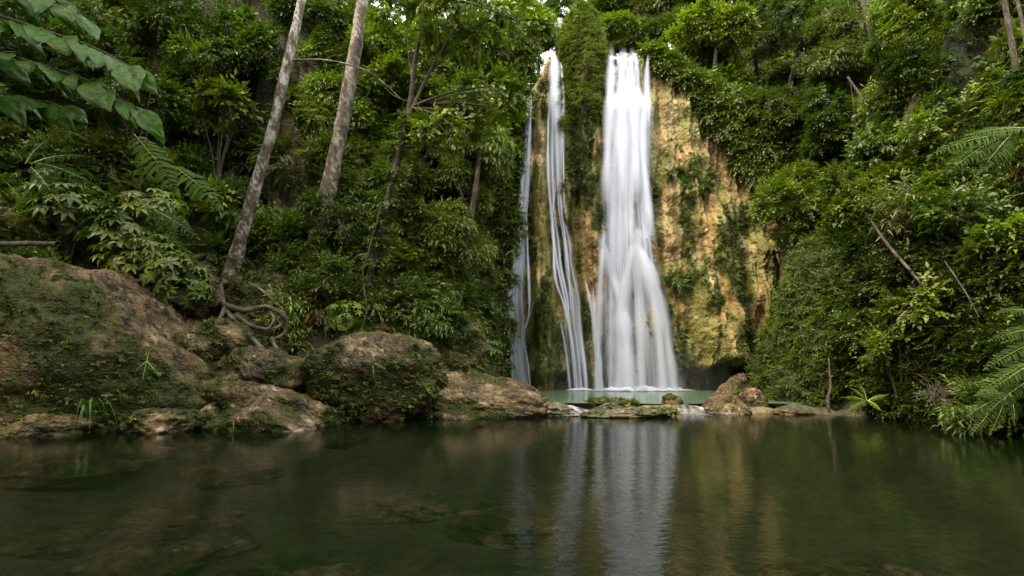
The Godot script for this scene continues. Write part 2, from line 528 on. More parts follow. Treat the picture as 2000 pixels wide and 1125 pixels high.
func make_cliff() -> void:
	var nu := 330
	var nv := 300
	var back := 14
	var p := PackedVector3Array()
	var c := PackedColorArray()
	for j in nv + back:
		for i in nu:
			var x := lerpf(-2.4, 11.0, i / (nu - 1.0))
			var top := tab(lip, x) + 0.12 * rough.get_noise_1d(x * 3.0)
			var y := lerpf(top, -0.9, maxf(0.0, j - back) / (nv - 1.0))
			var z := cliff_z(x, y)
			var round_off := sm(0.5, 0.0, top - y)
			z -= 0.3 * round_off * round_off
			if j < back:
				z = cliff_z(x, top) - 0.3 - (back - j) * 0.35
				y = top + 0.04 * rough.get_noise_2d(x * 2.0, z * 2.0) - 0.02 * (back - j)
			p.append(Vector3(x, y, z))
			var a := rough.get_noise_3d(x * 1.8, y * 0.35, 11.0)
			var b := rough.get_noise_3d(x * 5.0, y * 1.1, 2.0)
			var rock := Color(0.245, 0.165, 0.056).lerp(Color(0.43, 0.325, 0.155), sm(-0.05, 0.4, a + 0.4 * b))
			rock = rock.lerp(Color(0.17, 0.105, 0.045), sm(0.1, 0.4, b - a * 0.5))
			rock = rock.lerp(Color(0.36, 0.20, 0.065), 0.7 * sm(0.0, 0.35, rough.get_noise_3d(x * 0.7, y * 0.25, 31.0)))
			rock = rock.lerp(Color(0.075, 0.05, 0.024), 0.8 * sm(0.14, 0.34, rough.get_noise_3d(x * 3.2, y * 0.14, 51.0)))
			rock = rock.lerp(Color(0.15, 0.15, 0.028), 0.85 * sm(-0.1, 0.2, rough.get_noise_3d(x * 0.9, y * 0.4, 21.0)))
			var m := moss_here(x, y)
			rock = rock.lerp(Color(0.13, 0.125, 0.022), sm(-0.25, 0.35, m))
			rock = rock.lerp(Color(0.06, 0.07, 0.011), sm(0.2, 0.6, m))
			c.append(rock)
	var o := put("cliff", mesh_of(p, c, grid_index(nu, nv + back)), mat.cliff)
	tag(o, "ochre travertine cliff draped with moss behind the waterfall", "cliff")
	# moss and small ferns that cling to it
	var n := grid_normals(p, nu, nv + back)
	var tufts: Array[Transform3D] = []
	var tints: Array[Color] = []
	for k in 80000:
		var i := rng.randi() % p.size()
		var q := p[i].lerp(p[(i + 1) % p.size()], rng.randf()).lerp(p[(i + nu) % p.size()], rng.randf()) if (i + 1) % nu else p[i]
		if q.y < 0.5 or rng.randf() > sm(0.1, 0.5, moss_here(q.x, q.y)):
			continue
		var out := -n[i]
		if out.z < 0.0 and out.y < 0.0:
			out = -out
		tufts.append(hang(q - out * 0.02, out, around(0.62, 0.5), 0.9))
		tints.append(Color(0.085, 0.105, 0.012) * around(1.0, 0.4) if rng.randf() < 0.6 else Color(0.05, 0.075, 0.012) * around(1.0, 0.4))
	scatter("moss", spray.moss, mat.moss, tufts, tints, o)
	# ivy and shrubs that hang from its rims
	var edge := [Vector2(5.36, 13.20), Vector2(6.31, 12.22), Vector2(6.97, 11.02), Vector2(7.86, 9.38), Vector2(8.41, 8.20), Vector2(9.11, 6.76), Vector2(10.56, 6.19)]
	for part in 3:
		tufts = []
		tints = []
		for k in 900 if part == 0 else 420 if part == 1 else 300:
			var x := rng.randf_range(1.85, 3.5) if part == 0 else rng.randf_range(5.3, 11.0) if part == 1 else rng.randf_range(-2.4, 0.32)
			var top := tab(lip, x)
			var y := top - (pow(rng.randf(), 1.6) * 4.2 - 0.1 if part == 0 else rng.randf() * (top - (tab(edge, x) if part == 1 else 10.0 * sm(-0.3, 0.4, x))))
			var at := Vector3(x, y, cliff_z(x, minf(y, top)) + (0.0 if y < top - 0.3 else -0.3))
			if part == 0 and rng.randf() < 0.4:
				at = Vector3(x, top + 0.05, cliff_shape(x, top) - rng.randf_range(0.2, 1.6))
			var own: Color = pick([GREEN.mid, GREEN.fresh, GREEN.olive]) if part != 0 else pick([GREEN.fresh, GREEN.lime, GREEN.olive])
			for m in 9 if part == 0 else 15:
				var out := (Vector3(0, 0.35, 0.8) + ball() * 0.8).normalized()
				tufts.append(hang(at + out * rng.randf_range(0.0, 0.22 if part == 0 else 0.45), out, around(0.5 if part == 0 else 0.72, 0.35), 0.45, 0.6))
				tints.append(own * around(1.0, 0.3))
		scatter("ivy", [spray.tiny, spray.small, spray.small][part], mat.leaf, tufts, tints, o)

# ---------------------------------------------------------------- copies of sprays

# a spray that leaves a surface along out, bent downwards by sag
func hang(at: Vector3, out: Vector3, size: float, sag: float, wild := 0.5) -> Transform3D:
	var d := (out.normalized() + Vector3(0, -sag, 0) + ball() * wild).normalized()
	var lit := (out.normalized() * 0.7 + Vector3(0, 0.9, 0) + ball() * 0.35).normalized()
	var x := d.cross(lit)
	if x.length_squared() < 1e-4:
		x = d.cross(Vector3(1, 0, 0.3))
	x = x.normalized()
	var z := x.cross(d)
	return Transform3D(Basis(x, d, z) * size, at)

func scatter(called: String, mesh: Mesh, m: Material, where: Array[Transform3D], tints: Array[Color], parent: Node = self) -> MultiMeshInstance3D:
	var mm := MultiMesh.new()
	mm.transform_format = MultiMesh.TRANSFORM_3D
	mm.use_colors = true
	mm.mesh = mesh
	mm.instance_count = where.size()
	for i in where.size():
		mm.set_instance_transform(i, where[i])
		mm.set_instance_color(i, tints[i])
	var o := MultiMeshInstance3D.new()
	o.multimesh = mm
	o.material_override = m
	o.name = numbered(called) if parent == self else called
	o.set_meta("kind", "stuff")
	parent.add_child(o, true)
	return o

func make_sprays() -> void:
	spray.broad = make_spray(18, 0.55, 0.21, 0.11, 0.3, 0.7)
	spray.small = make_spray(30, 0.5, 0.125, 0.072, 0.22, 0.85)
	spray.long = make_spray(18, 0.6, 0.24, 0.062, 0.5, 0.7)
	spray.tiny = make_spray(27, 0.35, 0.075, 0.042, 0.3, 0.9)
	spray.heart = make_spray(12, 0.5, 0.24, 0.16, 0.5, 0.6)
	spray.hands = make_hands(5, 6, 0.45, 0.26, 0.085)
	spray.moss = make_spray(18, 0.16, 0.065, 0.04, 0.3, 1.1)
	spray.frond = make_frond(14, 0.9, 0.24, 0.06, 0.5, Color.WHITE)
	spray.fern = make_frond(22, 0.8, 0.17, 0.035, 0.6, Color.WHITE)

# ---------------------------------------------------------------- falling water

# a sheet of water: rows are Vector3(y, left edge, right edge); thick(u, y) gives how much water there is
func fall_sheet(called: String, rows: Array, off: float, nu: int, nv: int, thick: Callable, parent: Node) -> void:
	var left := []
	var right := []
	for r in rows:
		left.push_front(Vector2(r.x, r.y))
		right.push_front(Vector2(r.x, r.z))
	var p := PackedVector3Array()
	var c := PackedColorArray()
	var over := 8
	var top: float = rows[0].x
	var end: float = rows[-1].x
	for j in nv + over:
		for i in nu:
			var u := i / (nu - 1.0)
			var brim := top - 0.12 * absf(noise.get_noise_1d(u * 3.7 + top)) - 0.3 * sm(0.7, 1.0, u)
			var y := lerpf(brim, end, maxf(0.0, j - over) / (nv - 1.0))
			var x := lerpf(tab(left, y), tab(right, y), u)
			var z := 0.0
			for s in [-0.5, 0.0, 0.5]:
				z = maxf(z, cliff_shape(x + s * 0.5, y) + 30.08)
			z += -30.0 + off * (0.35 + 0.65 * sin(PI * u)) - 0.2 * sm(0.6, 0.0, brim - y)
			if j < over:
				z -= (over - j) * 0.3
				y = brim + 0.05
			p.append(Vector3(x, y, z))
			c.append(Color(1, 1, 1, clampf(thick.call(u, y), 0.0, 1.0)))
	put(called, mesh_of(p, c, grid_index(nu, nv + over)), mat.fall, parent)

# a thin jet that follows the rock: points are Vector2(x, y)
func strand(called: String, pts: Array, wide: float, amount: float, off: float, parent: Node) -> void:
	wide *= 1.6
	amount *= 0.9
	var p := PackedVector3Array()
	var c := PackedColorArray()
	var across := 11
	var n := (pts.size() - 1) * 10
	for s in n + 1:
		var t := s / 10.0
		var i := mini(int(t), pts.size() - 2)
		var q: Vector2 = pts[i].cubic_interpolate(pts[i + 1], pts[maxi(i - 1, 0)], pts[mini(i + 2, pts.size() - 1)], t - i)
		var ends := sm(0.0, 0.16, float(s) / n) * (1.0 if pts[-1].y < 0.6 else sm(1.0, 0.75, float(s) / n))
		var w := wide * (0.5 + 0.5 * sm(0.0, 0.3, float(s) / n)) * (1.0 + 0.35 * noise.get_noise_2d(s * 0.13, wide * 90.0))
		for k in across:
			var u := k / (across - 1.0) * 2.0 - 1.0
			var x := q.x + u * w * 0.5
			p.append(Vector3(x, q.y, maxf(cliff_shape(q.x, q.y), cliff_shape(q.x, q.y + 0.4) - 0.2) + 0.08 + off + 0.1 * w * (1.0 - u * u)))
			c.append(Color(1, 1, 1, amount * pow(maxf(0.0, 1.0 - u * u), 1.9) * ends))
	put(called, mesh_of(p, c, grid_index(across, n + 1)), mat.fall, parent)

func make_falls() -> void:
	var main := thing("waterfall", "wide white main waterfall pouring from the cliff lip into the turquoise pool", "waterfall", Vector3(4.4, 0.2, -20.6))
	main.position = Vector3.ZERO
	var edge := [Vector3(12.92, 3.62, 5.28), Vector3(12.0, 3.58, 5.34), Vector3(10.9, 3.5, 5.4), Vector3(9.8, 3.42, 5.28), Vector3(6.8, 3.25, 5.2), Vector3(5.1, 3.1, 5.3), Vector3(3.4, 3.0, 5.55), Vector3(1.6, 2.95, 5.8), Vector3(0.16, 2.85, 5.95)]
	fall_sheet("veil", edge, 0.12, 120, 150, func(u: float, y: float) -> float:
		var s := 0.5 * noise.get_noise_2d(u * 5.0, y * 0.14) + 0.4 * noise.get_noise_2d(u * 13.0, y * 0.1) + 0.22 * noise.get_noise_2d(u * 31.0, y * 0.06)
		var dense := lerpf(0.26, 0.75, sm(1.5, 9.0, y)) + 0.35 * sm(7.5, 10.0, y) * sm(11.4, 10.6, y) - 0.12 * sm(11.0, 12.0, y)
		dense -= 0.75 * hump(u, 0.78, 0.07) * sm(10.7, 11.5, y)
		return (dense + 0.8 * s) * sm(0.0, 0.14, u) * sm(1.0, 0.84, u), main)
	fall_sheet("outer_veil", edge.map(func(r): return Vector3(r.x, lerpf(r.y, r.z, 0.06), lerpf(r.y, r.z, 0.93))), 0.45, 120, 150, func(u: float, y: float) -> float:
		var s := 0.5 * noise.get_noise_2d(u * 4.0 + 40.0, y * 0.16) + 0.4 * noise.get_noise_2d(u * 10.0 + 9.0, y * 0.1) + 0.2 * noise.get_noise_2d(u * 26.0 + 9.0, y * 0.07)
		var dense := lerpf(0.08, 0.5, sm(2.0, 7.5, y)) + 0.5 * hump(u, 0.45, 0.35) * sm(11.2, 10.4, y) * sm(6.5, 9.0, y) - 0.35 * sm(10.8, 11.6, y)
		return (dense + 0.9 * s) * sm(0.0, 0.2, u) * sm(1.0, 0.8, u), main)
	for row in [
		[[Vector2(2.97, 5.68), Vector2(3.40, 4.41), Vector2(3.77, 3.24), Vector2(3.91, 1.65), Vector2(3.93, 0.22)], 0.42, 0.9],
		[[Vector2(4.28, 5.41), Vector2(3.96, 4.05), Vector2(3.75, 2.35), Vector2(3.67, 0.22)], 0.4, 0.85],
		[[Vector2(4.32, 5.41), Vector2(4.68, 4.05), Vector2(4.95, 2.35), Vector2(5.06, 0.22)], 0.38, 0.85],
		[[Vector2(4.42, 5.23), Vector2(4.90, 3.78), Vector2(5.26, 2.00), Vector2(5.45, 0.22)], 0.3, 0.75],
		[[Vector2(4.39, 5.96), Vector2(4.35, 4.50), Vector2(4.35, 2.35), Vector2(4.36, 0.22)], 0.35, 0.6],
		[[Vector2(5.09, 11.11), Vector2(4.83, 10.42), Vector2(4.66, 8.95), Vector2(4.82, 6.78), Vector2(4.96, 5.28)], 0.22, 0.85],
		[[Vector2(3.75, 12.89), Vector2(3.61, 10.91), Vector2(3.46, 8.95), Vector2(3.30, 6.40)], 0.3, 0.8],
		[[Vector2(4.18, 12.89), Vector2(4.03, 10.91), Vector2(3.94, 8.95), Vector2(3.95, 6.40)], 0.4, 0.9],
		[[Vector2(4.51, 12.89), Vector2(4.37, 10.91), Vector2(4.43, 8.95), Vector2(4.40, 6.40)], 0.3, 0.85],
		[[Vector2(5.09, 12.64), Vector2(4.97, 10.91), Vector2(4.94, 9.53)], 0.16, 0.7],
		[[Vector2(3.26, 5.98), Vector2(3.04, 4.14), Vector2(2.93, 2.35), Vector2(2.88, 0.22)], 0.22, 0.6],
		[[Vector2(2.76, 3.78), Vector2(2.83, 2.35), Vector2(2.95, 1.30), Vector2(3.00, 0.22)], 0.14, 0.7],
		[[Vector2(2.50, 4.14), Vector2(2.70, 3.06), Vector2(2.82, 1.65), Vector2(2.85, 0.22)], 0.1, 0.6],
	]:
		strand("strand", row[0], row[1], row[2], 0.6, main)
	for k in 16:
		var u := rng.randf()
		var y0 := rng.randf_range(4.0, 12.5)
		var y1 := maxf(0.2, y0 - rng.randf_range(3.0, 7.0))
		var pts := []
		for m in 5:
			var y := lerpf(y0, y1, m / 4.0)
			pts.append(Vector2(lerpf(3.62, 3.0, 1.0 - y / 13.0) + (lerpf(1.55, 1.7, 1.0 - y / 9.0) if y < 9.0 else 1.55) * (0.1 + 0.8 * u) + (0.75 * sm(4.5, 0.0, y)) * u, y))
		strand("strand", pts, rng.randf_range(0.15, 0.4), rng.randf_range(0.25, 0.5), rng.randf_range(0.35, 0.65), main)

	var middle := thing("waterfall", "slender middle cascade sliding down left of the moss-topped buttress", "waterfall", Vector3.ZERO)
	var slim := [Vector3(13.08, 1.5, 1.72), Vector3(12.2, 1.46, 1.95), Vector3(11.0, 1.38, 2.02), Vector3(8.6, 1.36, 1.98), Vector3(7.0, 1.4, 2.0), Vector3(5.0, 1.55, 2.25), Vector3(3.0, 1.8, 2.5), Vector3(0.16, 2.0, 2.7)]
	fall_sheet("veil", slim, 0.2, 40, 110, func(u: float, y: float) -> float:
		var s := noise.get_noise_2d(u * 4.0 + 3.0, y * 0.2) * 0.6 + 0.3 * noise.get_noise_2d(u * 11.0 + 3.0, y * 0.1)
		return (lerpf(0.3, 0.62, sm(6.5, 10.5, y)) + 0.95 * s) * sm(0.0, 0.2, u) * sm(1.0, 0.8, u), middle)
	for row in [
		[[Vector2(1.61, 12.80), Vector2(1.62, 11.16), Vector2(1.65, 9.57)], 0.35, 0.95],
		[[Vector2(1.41, 10.96), Vector2(1.33, 9.57), Vector2(1.34, 7.76), Vector2(1.50, 5.84), Vector2(1.53, 4.17), Vector2(1.87, 3.07), Vector2(2.15, 1.65), Vector2(2.27, 0.22)], 0.1, 0.95],
		[[Vector2(1.68, 8.14), Vector2(1.47, 6.40), Vector2(1.59, 4.90), Vector2(1.79, 3.79), Vector2(2.08, 2.18), Vector2(2.23, 0.22)], 0.09, 0.9],
		[[Vector2(1.71, 7.95), Vector2(1.87, 6.21), Vector2(2.02, 4.53), Vector2(2.14, 3.07), Vector2(2.32, 1.47), Vector2(2.41, 0.22)], 0.1, 0.95],
		[[Vector2(1.90, 9.14), Vector2(1.91, 7.18), Vector2(1.94, 5.65)], 0.06, 0.8],
		[[Vector2(1.68, 2.71), Vector2(1.90, 1.47), Vector2(2.03, 0.22)], 0.07, 0.7],
	]:
		strand("strand", row[0], row[1], row[2], 0.3, middle)

	var side := thing("waterfall", "thin left cascade half hidden by hanging leaves, splitting over the low rock", "waterfall", Vector3.ZERO)
	fall_sheet("veil", [Vector3(11.51, 0.53, 0.78), Vector3(8.14, 0.26, 0.67), Vector3(5.26, -0.02, 0.56), Vector3(3.43, -0.39, 0.50), Vector3(2.36, -0.28, 0.53), Vector3(0.16, 0.00, 0.63)], 0.22, 30, 90, func(u: float, y: float) -> float:
		var s := noise.get_noise_2d(u * 4.0 + 13.0, y * 0.2) * 0.6 + 0.35 * noise.get_noise_2d(u * 9.0 + 3.0, y * 0.12)
		return (0.72 + 0.9 * s) * sm(0.0, 0.25, u) * sm(1.0, 0.75, u), side)
	for row in [
		[[Vector2(0.67, 11.56), Vector2(0.60, 10.12), Vector2(0.48, 8.33), Vector2(0.37, 6.80), Vector2(0.29, 5.28), Vector2(0.14, 3.80), Vector2(0.05, 2.71), Vector2(0.21, 1.65), Vector2(0.35, 0.26)], 0.2, 0.9],
		[[Vector2(0.57, 11.16), Vector2(0.41, 8.14), Vector2(0.22, 5.84), Vector2(0.00, 3.98), Vector2(-0.07, 2.89), Vector2(0.11, 1.47), Vector2(0.24, 0.22)], 0.15, 0.75],
		[[Vector2(0.71, 11.46), Vector2(0.64, 9.10), Vector2(0.51, 6.78), Vector2(0.33, 4.53), Vector2(0.21, 3.07)], 0.12, 0.75],
		[[Vector2(0.45, 8.14), Vector2(0.18, 5.26), Vector2(-0.11, 3.34), Vector2(0.04, 2.35), Vector2(0.38, 0.60)], 0.1, 0.8],
		[[Vector2(-0.32, 3.24), Vector2(-0.11, 2.35), Vector2(0.18, 1.30), Vector2(0.52, 0.22)], 0.16, 0.6],
		[[Vector2(-0.36, 3.51), Vector2(-0.21, 2.71), Vector2(0.00, 1.91), Vector2(0.28, 1.13), Vector2(0.37, 0.22)], 0.18, 0.9],
		[[Vector2(-0.25, 2.88), Vector2(-0.05, 1.65), Vector2(0.05, 0.22)], 0.08, 0.85],
		[[Vector2(0.52, 7.16), Vector2(0.56, 5.26), Vector2(0.61, 3.07), Vector2(0.42, 2.18), Vector2(0.35, 1.30)], 0.07, 0.85],
		[[Vector2(0.80, 3.42), Vector2(0.53, 2.53), Vector2(0.32, 2.18), Vector2(0.46, 0.95)], 0.05, 0.7],
		[[Vector2(0.32, 2.18), Vector2(0.53, 1.30), Vector2(0.63, 0.22)], 0.06, 0.6],
	]:
		strand("strand", row[0], row[1], row[2], 0.3, side)

# ---------------------------------------------------------------- pools

func make_water() -> void:
	var p := PackedVector3Array()
	var c := PackedColorArray()
	for z in [12.0, -16.0]:
		for x in [-14.0, 14.0]:
			p.append(Vector3(x, 0.0, z))
	tag(put("pool_water", mesh_of(p, PackedColorArray(), PackedInt32Array([0, 2, 1, 1, 2, 3])), mat.pool), "", "", "", "structure")
	# the upper pool ends along the sill of rock
	p = PackedVector3Array()
	var nu := 60
	var nv := 30
	for j in nv:
		for i in nu:
			var x := lerpf(-2.5, 7.3, i / (nu - 1.0))
			p.append(Vector3(x, 0.2, lerpf(-22.5, -14.75 + 0.25 * noise.get_noise_1d(x * 0.9), j / (nv - 1.0))))
	tag(put("upper_pool_water", mesh_of(p, PackedColorArray(), grid_index(nu, nv)), mat.upper_pool), "", "", "", "structure")
	# white water where the falls land, and the thin runs over the sill
	var foam := thing("foam", "white foam where the main waterfall meets the turquoise pool", "foam", Vector3(4.4, 0.2, -20.3))
	foam_patch(foam, Vector3.ZERO, 2.0, 0.42, 0.16, 0.95)
	foam = thing("foam", "small patch of foam at the foot of the middle cascade", "foam", Vector3(2.35, 0.2, -20.5))
	foam_patch(foam, Vector3.ZERO, 0.6, 0.25, 0.08, 0.8)
	foam = thing("foam", "small patch of foam at the foot of the left cascade", "foam", Vector3(0.35, 0.2, -20.4))
	foam_patch(foam, Vector3.ZERO, 0.45, 0.25, 0.08, 0.85)
	run("rapid", "white water running over the sill left of the low rock bar", [Vector2(1.10, -14.90), Vector2(1.52, -14.60), Vector2(2.07, -14.45), Vector2(2.70, -14.50)], 0.28, 0.75)
	run("rapid", "thin white runnel slipping between the ledge and the low rock bar", [Vector2(1.65, -14.60), Vector2(1.50, -14.20), Vector2(1.41, -13.80), Vector2(1.35, -13.40)], 0.3, 0.4)
	run("rapid", "bright riffle beside the three angular rocks", [Vector2(4.26, -14.90), Vector2(4.46, -14.60), Vector2(4.77, -14.30), Vector2(5.18, -13.90)], 0.18, 0.5)
	run("rapid", "broken riffle right of the low rock bar", [Vector2(4.12, -14.60), Vector2(4.13, -14.20), Vector2(4.19, -13.80), Vector2(4.21, -13.40)], 0.35, 0.18)

func mist() -> void:
	var f := FogVolume.new()
	f.name = "mist"
	f.shape = RenderingServer.FOG_VOLUME_SHAPE_ELLIPSOID
	f.size = Vector3(6.5, 2.6, 2.2)
	f.position = Vector3(4.3, 0.6, -20.0)
	var m := FogMaterial.new()
	m.albedo = Color(0.97, 0.98, 1.0)
	m.density = 0.025
	f.material = m
	add_child(f)
	tag(f, "", "", "", "stuff")

func foam_patch(parent: Node, at: Vector3, rx: float, rz: float, high: float, amount: float) -> void:
	var p := PackedVector3Array()
	var c := PackedColorArray()
	var nu := 60
	var nv := 16
	for j in nv:
		for i in nu:
			var a := TAU * i / (nu - 1.0)
			var f := j / (nv - 1.0)
			var q := Vector3(cos(a) * rx * f, 0, sin(a) * rz * f)
			var k := 0.6 + 0.8 * noise.get_noise_2d(q.x * 2.5 + at.x, q.z * 6.0)
			q.y = 0.012 + high * k * (1.0 - f * f)
			p.append(at + q)
			c.append(Color(1, 1, 1, clampf(amount * (1.0 - f * f) * (0.7 + 0.6 * k), 0.0, 1.0)))
	put("froth", mesh_of(p, c, grid_index(nu, nv)), mat.fall, parent)

func run(called: String, label: String, pts: Array, wide: float, amount: float) -> void:
	var p := PackedVector3Array()
	var c := PackedColorArray()
	var n := (pts.size() - 1) * 12
	for s in n + 1:
		var t := s / 12.0
		var i := mini(int(t), pts.size() - 2)
		var q: Vector2 = pts[i].cubic_interpolate(pts[i + 1], pts[maxi(i - 1, 0)], pts[mini(i + 2, pts.size() - 1)], t - i)
		for k in 9:
			var u := k / 8.0 * 2.0 - 1.0
			var d: Vector2 = (pts[i + 1] - pts[i]).normalized().orthogonal() * u * wide
			var x := q.x + d.x
			var z := q.y + d.y
			p.append(Vector3(x, maxf(ground(x, z), 0.0) + 0.035 + 0.02 * noise.get_noise_2d(x * 6.0, z * 6.0), z))
			c.append(Color(1, 1, 1, clampf(amount * (1.0 - u * u) * sm(0.0, 0.15, float(s) / n) * sm(1.0, 0.8, float(s) / n) * (0.75 + 1.2 * noise.get_noise_2d(u * 3.0, t * 1.5)), 0.0, 1.0)))
	var o := put(called, mesh_of(p, c, grid_index(9, n + 1)), mat.fall)
	tag(o, label, "rapid")

# ---------------------------------------------------------------- rocks

const OCHRE := Color(0.142, 0.098, 0.048)

# o: n segments, lump, fine, cuts [[normal, distance]], moss 0..1, tufts, tone, group, square
func rock(label: String, c: Vector3, r: Vector3, turn: Vector3, sd: float, o: Dictionary, called := "boulder", category := "boulder") -> MeshInstance3D:
	var n: int = o.get("n", 40)
	var nu := n * 2 + 1
	var nv := n + 1
	var p := PackedVector3Array()
	var lump: float = o.get("lump", 0.22)
	var fine: float = o.get("fine", 0.05)
	var e: float = o.get("square", 2.4)
	var crag: float = o.get("crag", 1.0) * (0.06 * minf(r.x, minf(r.y, r.z)) + 0.015)
	var big := (r.x + r.y + r.z) / 3.0
	for j in nv:
		var b := PI * j / n
		for i in nu:
			var a := TAU * (i % (nu - 1)) / (nu - 1)
			var d := Vector3(sin(b) * cos(a), cos(b), sin(b) * sin(a))
			var len := pow(pow(absf(d.x), e) + pow(absf(d.y), e) + pow(absf(d.z), e), -1.0 / e)
			var k := 1.0 + lump * rough.get_noise_3d(d.x * 0.7 + sd, d.y * 0.7, d.z * 0.7 - sd) * 1.6
			k -= lump * 0.35 * absf(ridge.get_noise_3d(d.x * 0.9 - sd, d.y * 0.9 + sd, d.z * 0.9))
			var q := d * len * k
			for cut in o.get("cuts", []):
				var m: Vector3 = cut[0].normalized()
				var over: float = q.dot(m) - cut[1] - 0.06 * rough.get_noise_3d(q.x * 2.0, q.y * 2.0 + sd, q.z * 2.0)
				if over > 0.0:
					q -= m * over * 0.9
			q *= r
			var s := 2.2
			q += d * fine * big * (rough.get_noise_3d(q.x * s + sd, q.y * s, q.z * s) - 0.9 * sm(0.45, 0.8, ridge.get_noise_3d(q.x * 0.7 + sd, q.y * 1.1, q.z * 0.7)) + 0.55 * rough.get_noise_3d(q.x * s * 3.0 + sd, q.y * s * 3.0, q.z * s * 3.0))
			q += d * crag * (absf(noise.get_noise_3d(q.x * 1.3 + sd, q.y * 2.2, q.z * 1.3)) - 0.35 + 0.5 * absf(noise.get_noise_3d(q.x * 3.7 + sd, q.y * 5.0, q.z * 3.7)))
			p.append(q)
	var t := Transform3D(Basis.from_euler(turn * PI / 180.0), c)
	var norm := grid_normals(p, nu, nv)
	var col := PackedColorArray()
	var moss: float = o.get("moss", 0.5)
	var tone: float = o.get("tone", 1.0)
	var ms := clampf(0.9 / big, 0.35, 1.2)
	var mossy := PackedFloat32Array()
	for i in p.size():
		var w := t * p[i]
		var up := t.basis * norm[i]
		if up.dot(t.basis * p[i]) < 0.0:
			up = -up
		norm[i] = up
		var a := rough.get_noise_3d(w.x * 1.1 + sd, w.y * 1.1, w.z * 1.1)
		var b := rough.get_noise_3d(w.x * 4.0, w.y * 4.0 + sd, w.z * 4.0)
		var f := rough.get_noise_3d(w.x * 12.0, w.y * 12.0, w.z * 12.0 + sd)
		var k := OCHRE.lerp(Color(0.39, 0.305, 0.19), sm(0.02, 0.4, b * 0.8 + f * 0.5 + a * 0.3))
		k = k.lerp(Color(0.032, 0.025, 0.015), sm(-0.08, 0.22, -a * 0.6 + f * 0.8))
		k = k.lerp(Color(0.25, 0.15, 0.055), 0.35 * sm(0.05, 0.3, rough.get_noise_3d(w.x * 1.7, w.y * 1.7 + 5.0, w.z * 1.7)))
		k = k * tone
		var m: float = rough.get_noise_3d(w.x * ms - sd, w.y * ms, w.z * ms) * 1.5 + b * 0.4 + f * 0.25 + (moss - 0.42) * 1.3 + o.get("moss_top", 0.0) * up.y
		mossy.append(m)
		k = k.lerp(Color(0.065, 0.062, 0.012), sm(-0.05, 0.12, m))
		k = k.lerp(Color(0.034, 0.042, 0.005), sm(0.12, 0.35, m))
		col.append(k)
	var node := put(called, mesh_of(p, col, grid_index(nu, nv), true), mat.wet_rock if o.get("wet", false) else mat.rock)
	node.transform = t
	tag(node, label, category, o.get("group", ""))
	var tufts: int = o.get("tufts", 0)
	if tufts:
		var where: Array[Transform3D] = []
		var tints: Array[Color] = []
		var back := t.affine_inverse()
		for k in tufts:
			var i := rng.randi() % p.size()
			var sin_b := sin(PI * (i / nu) / n)
			if rng.randf() > sin_b or (t * p[i]).y < 0.06 or rng.randf() > sm(0.1, 0.35, mossy[i]):
				continue
			var spot := p[i].lerp(p[(i + 1) % p.size()], rng.randf()).lerp(p[(i + nu) % p.size()], rng.randf() * 0.6)
			where.append(back * hang(t * spot, norm[i], around(o.get("tuft", 0.45), 0.4), 0.1, 0.8))
			if o.has("leaf"):
				tints.append((GREEN.mid as Color).lerp(GREEN.fresh, clampf(0.5 + noise.get_noise_3d(spot.x, spot.y, spot.z), 0.0, 1.0)) * around(1.0, 0.35))
				continue
			tints.append(Color(0.075, 0.09, 0.012) * around(1.0, 0.5) if rng.randf() < 0.7 else Color(0.14, 0.15, 0.015) * around(1.0, 0.3))
		scatter("leaves" if o.has("leaf") else "moss", spray[o.get("leaf", "moss")], mat.leaf if o.has("leaf") else mat.moss, where, tints, node)
	return node

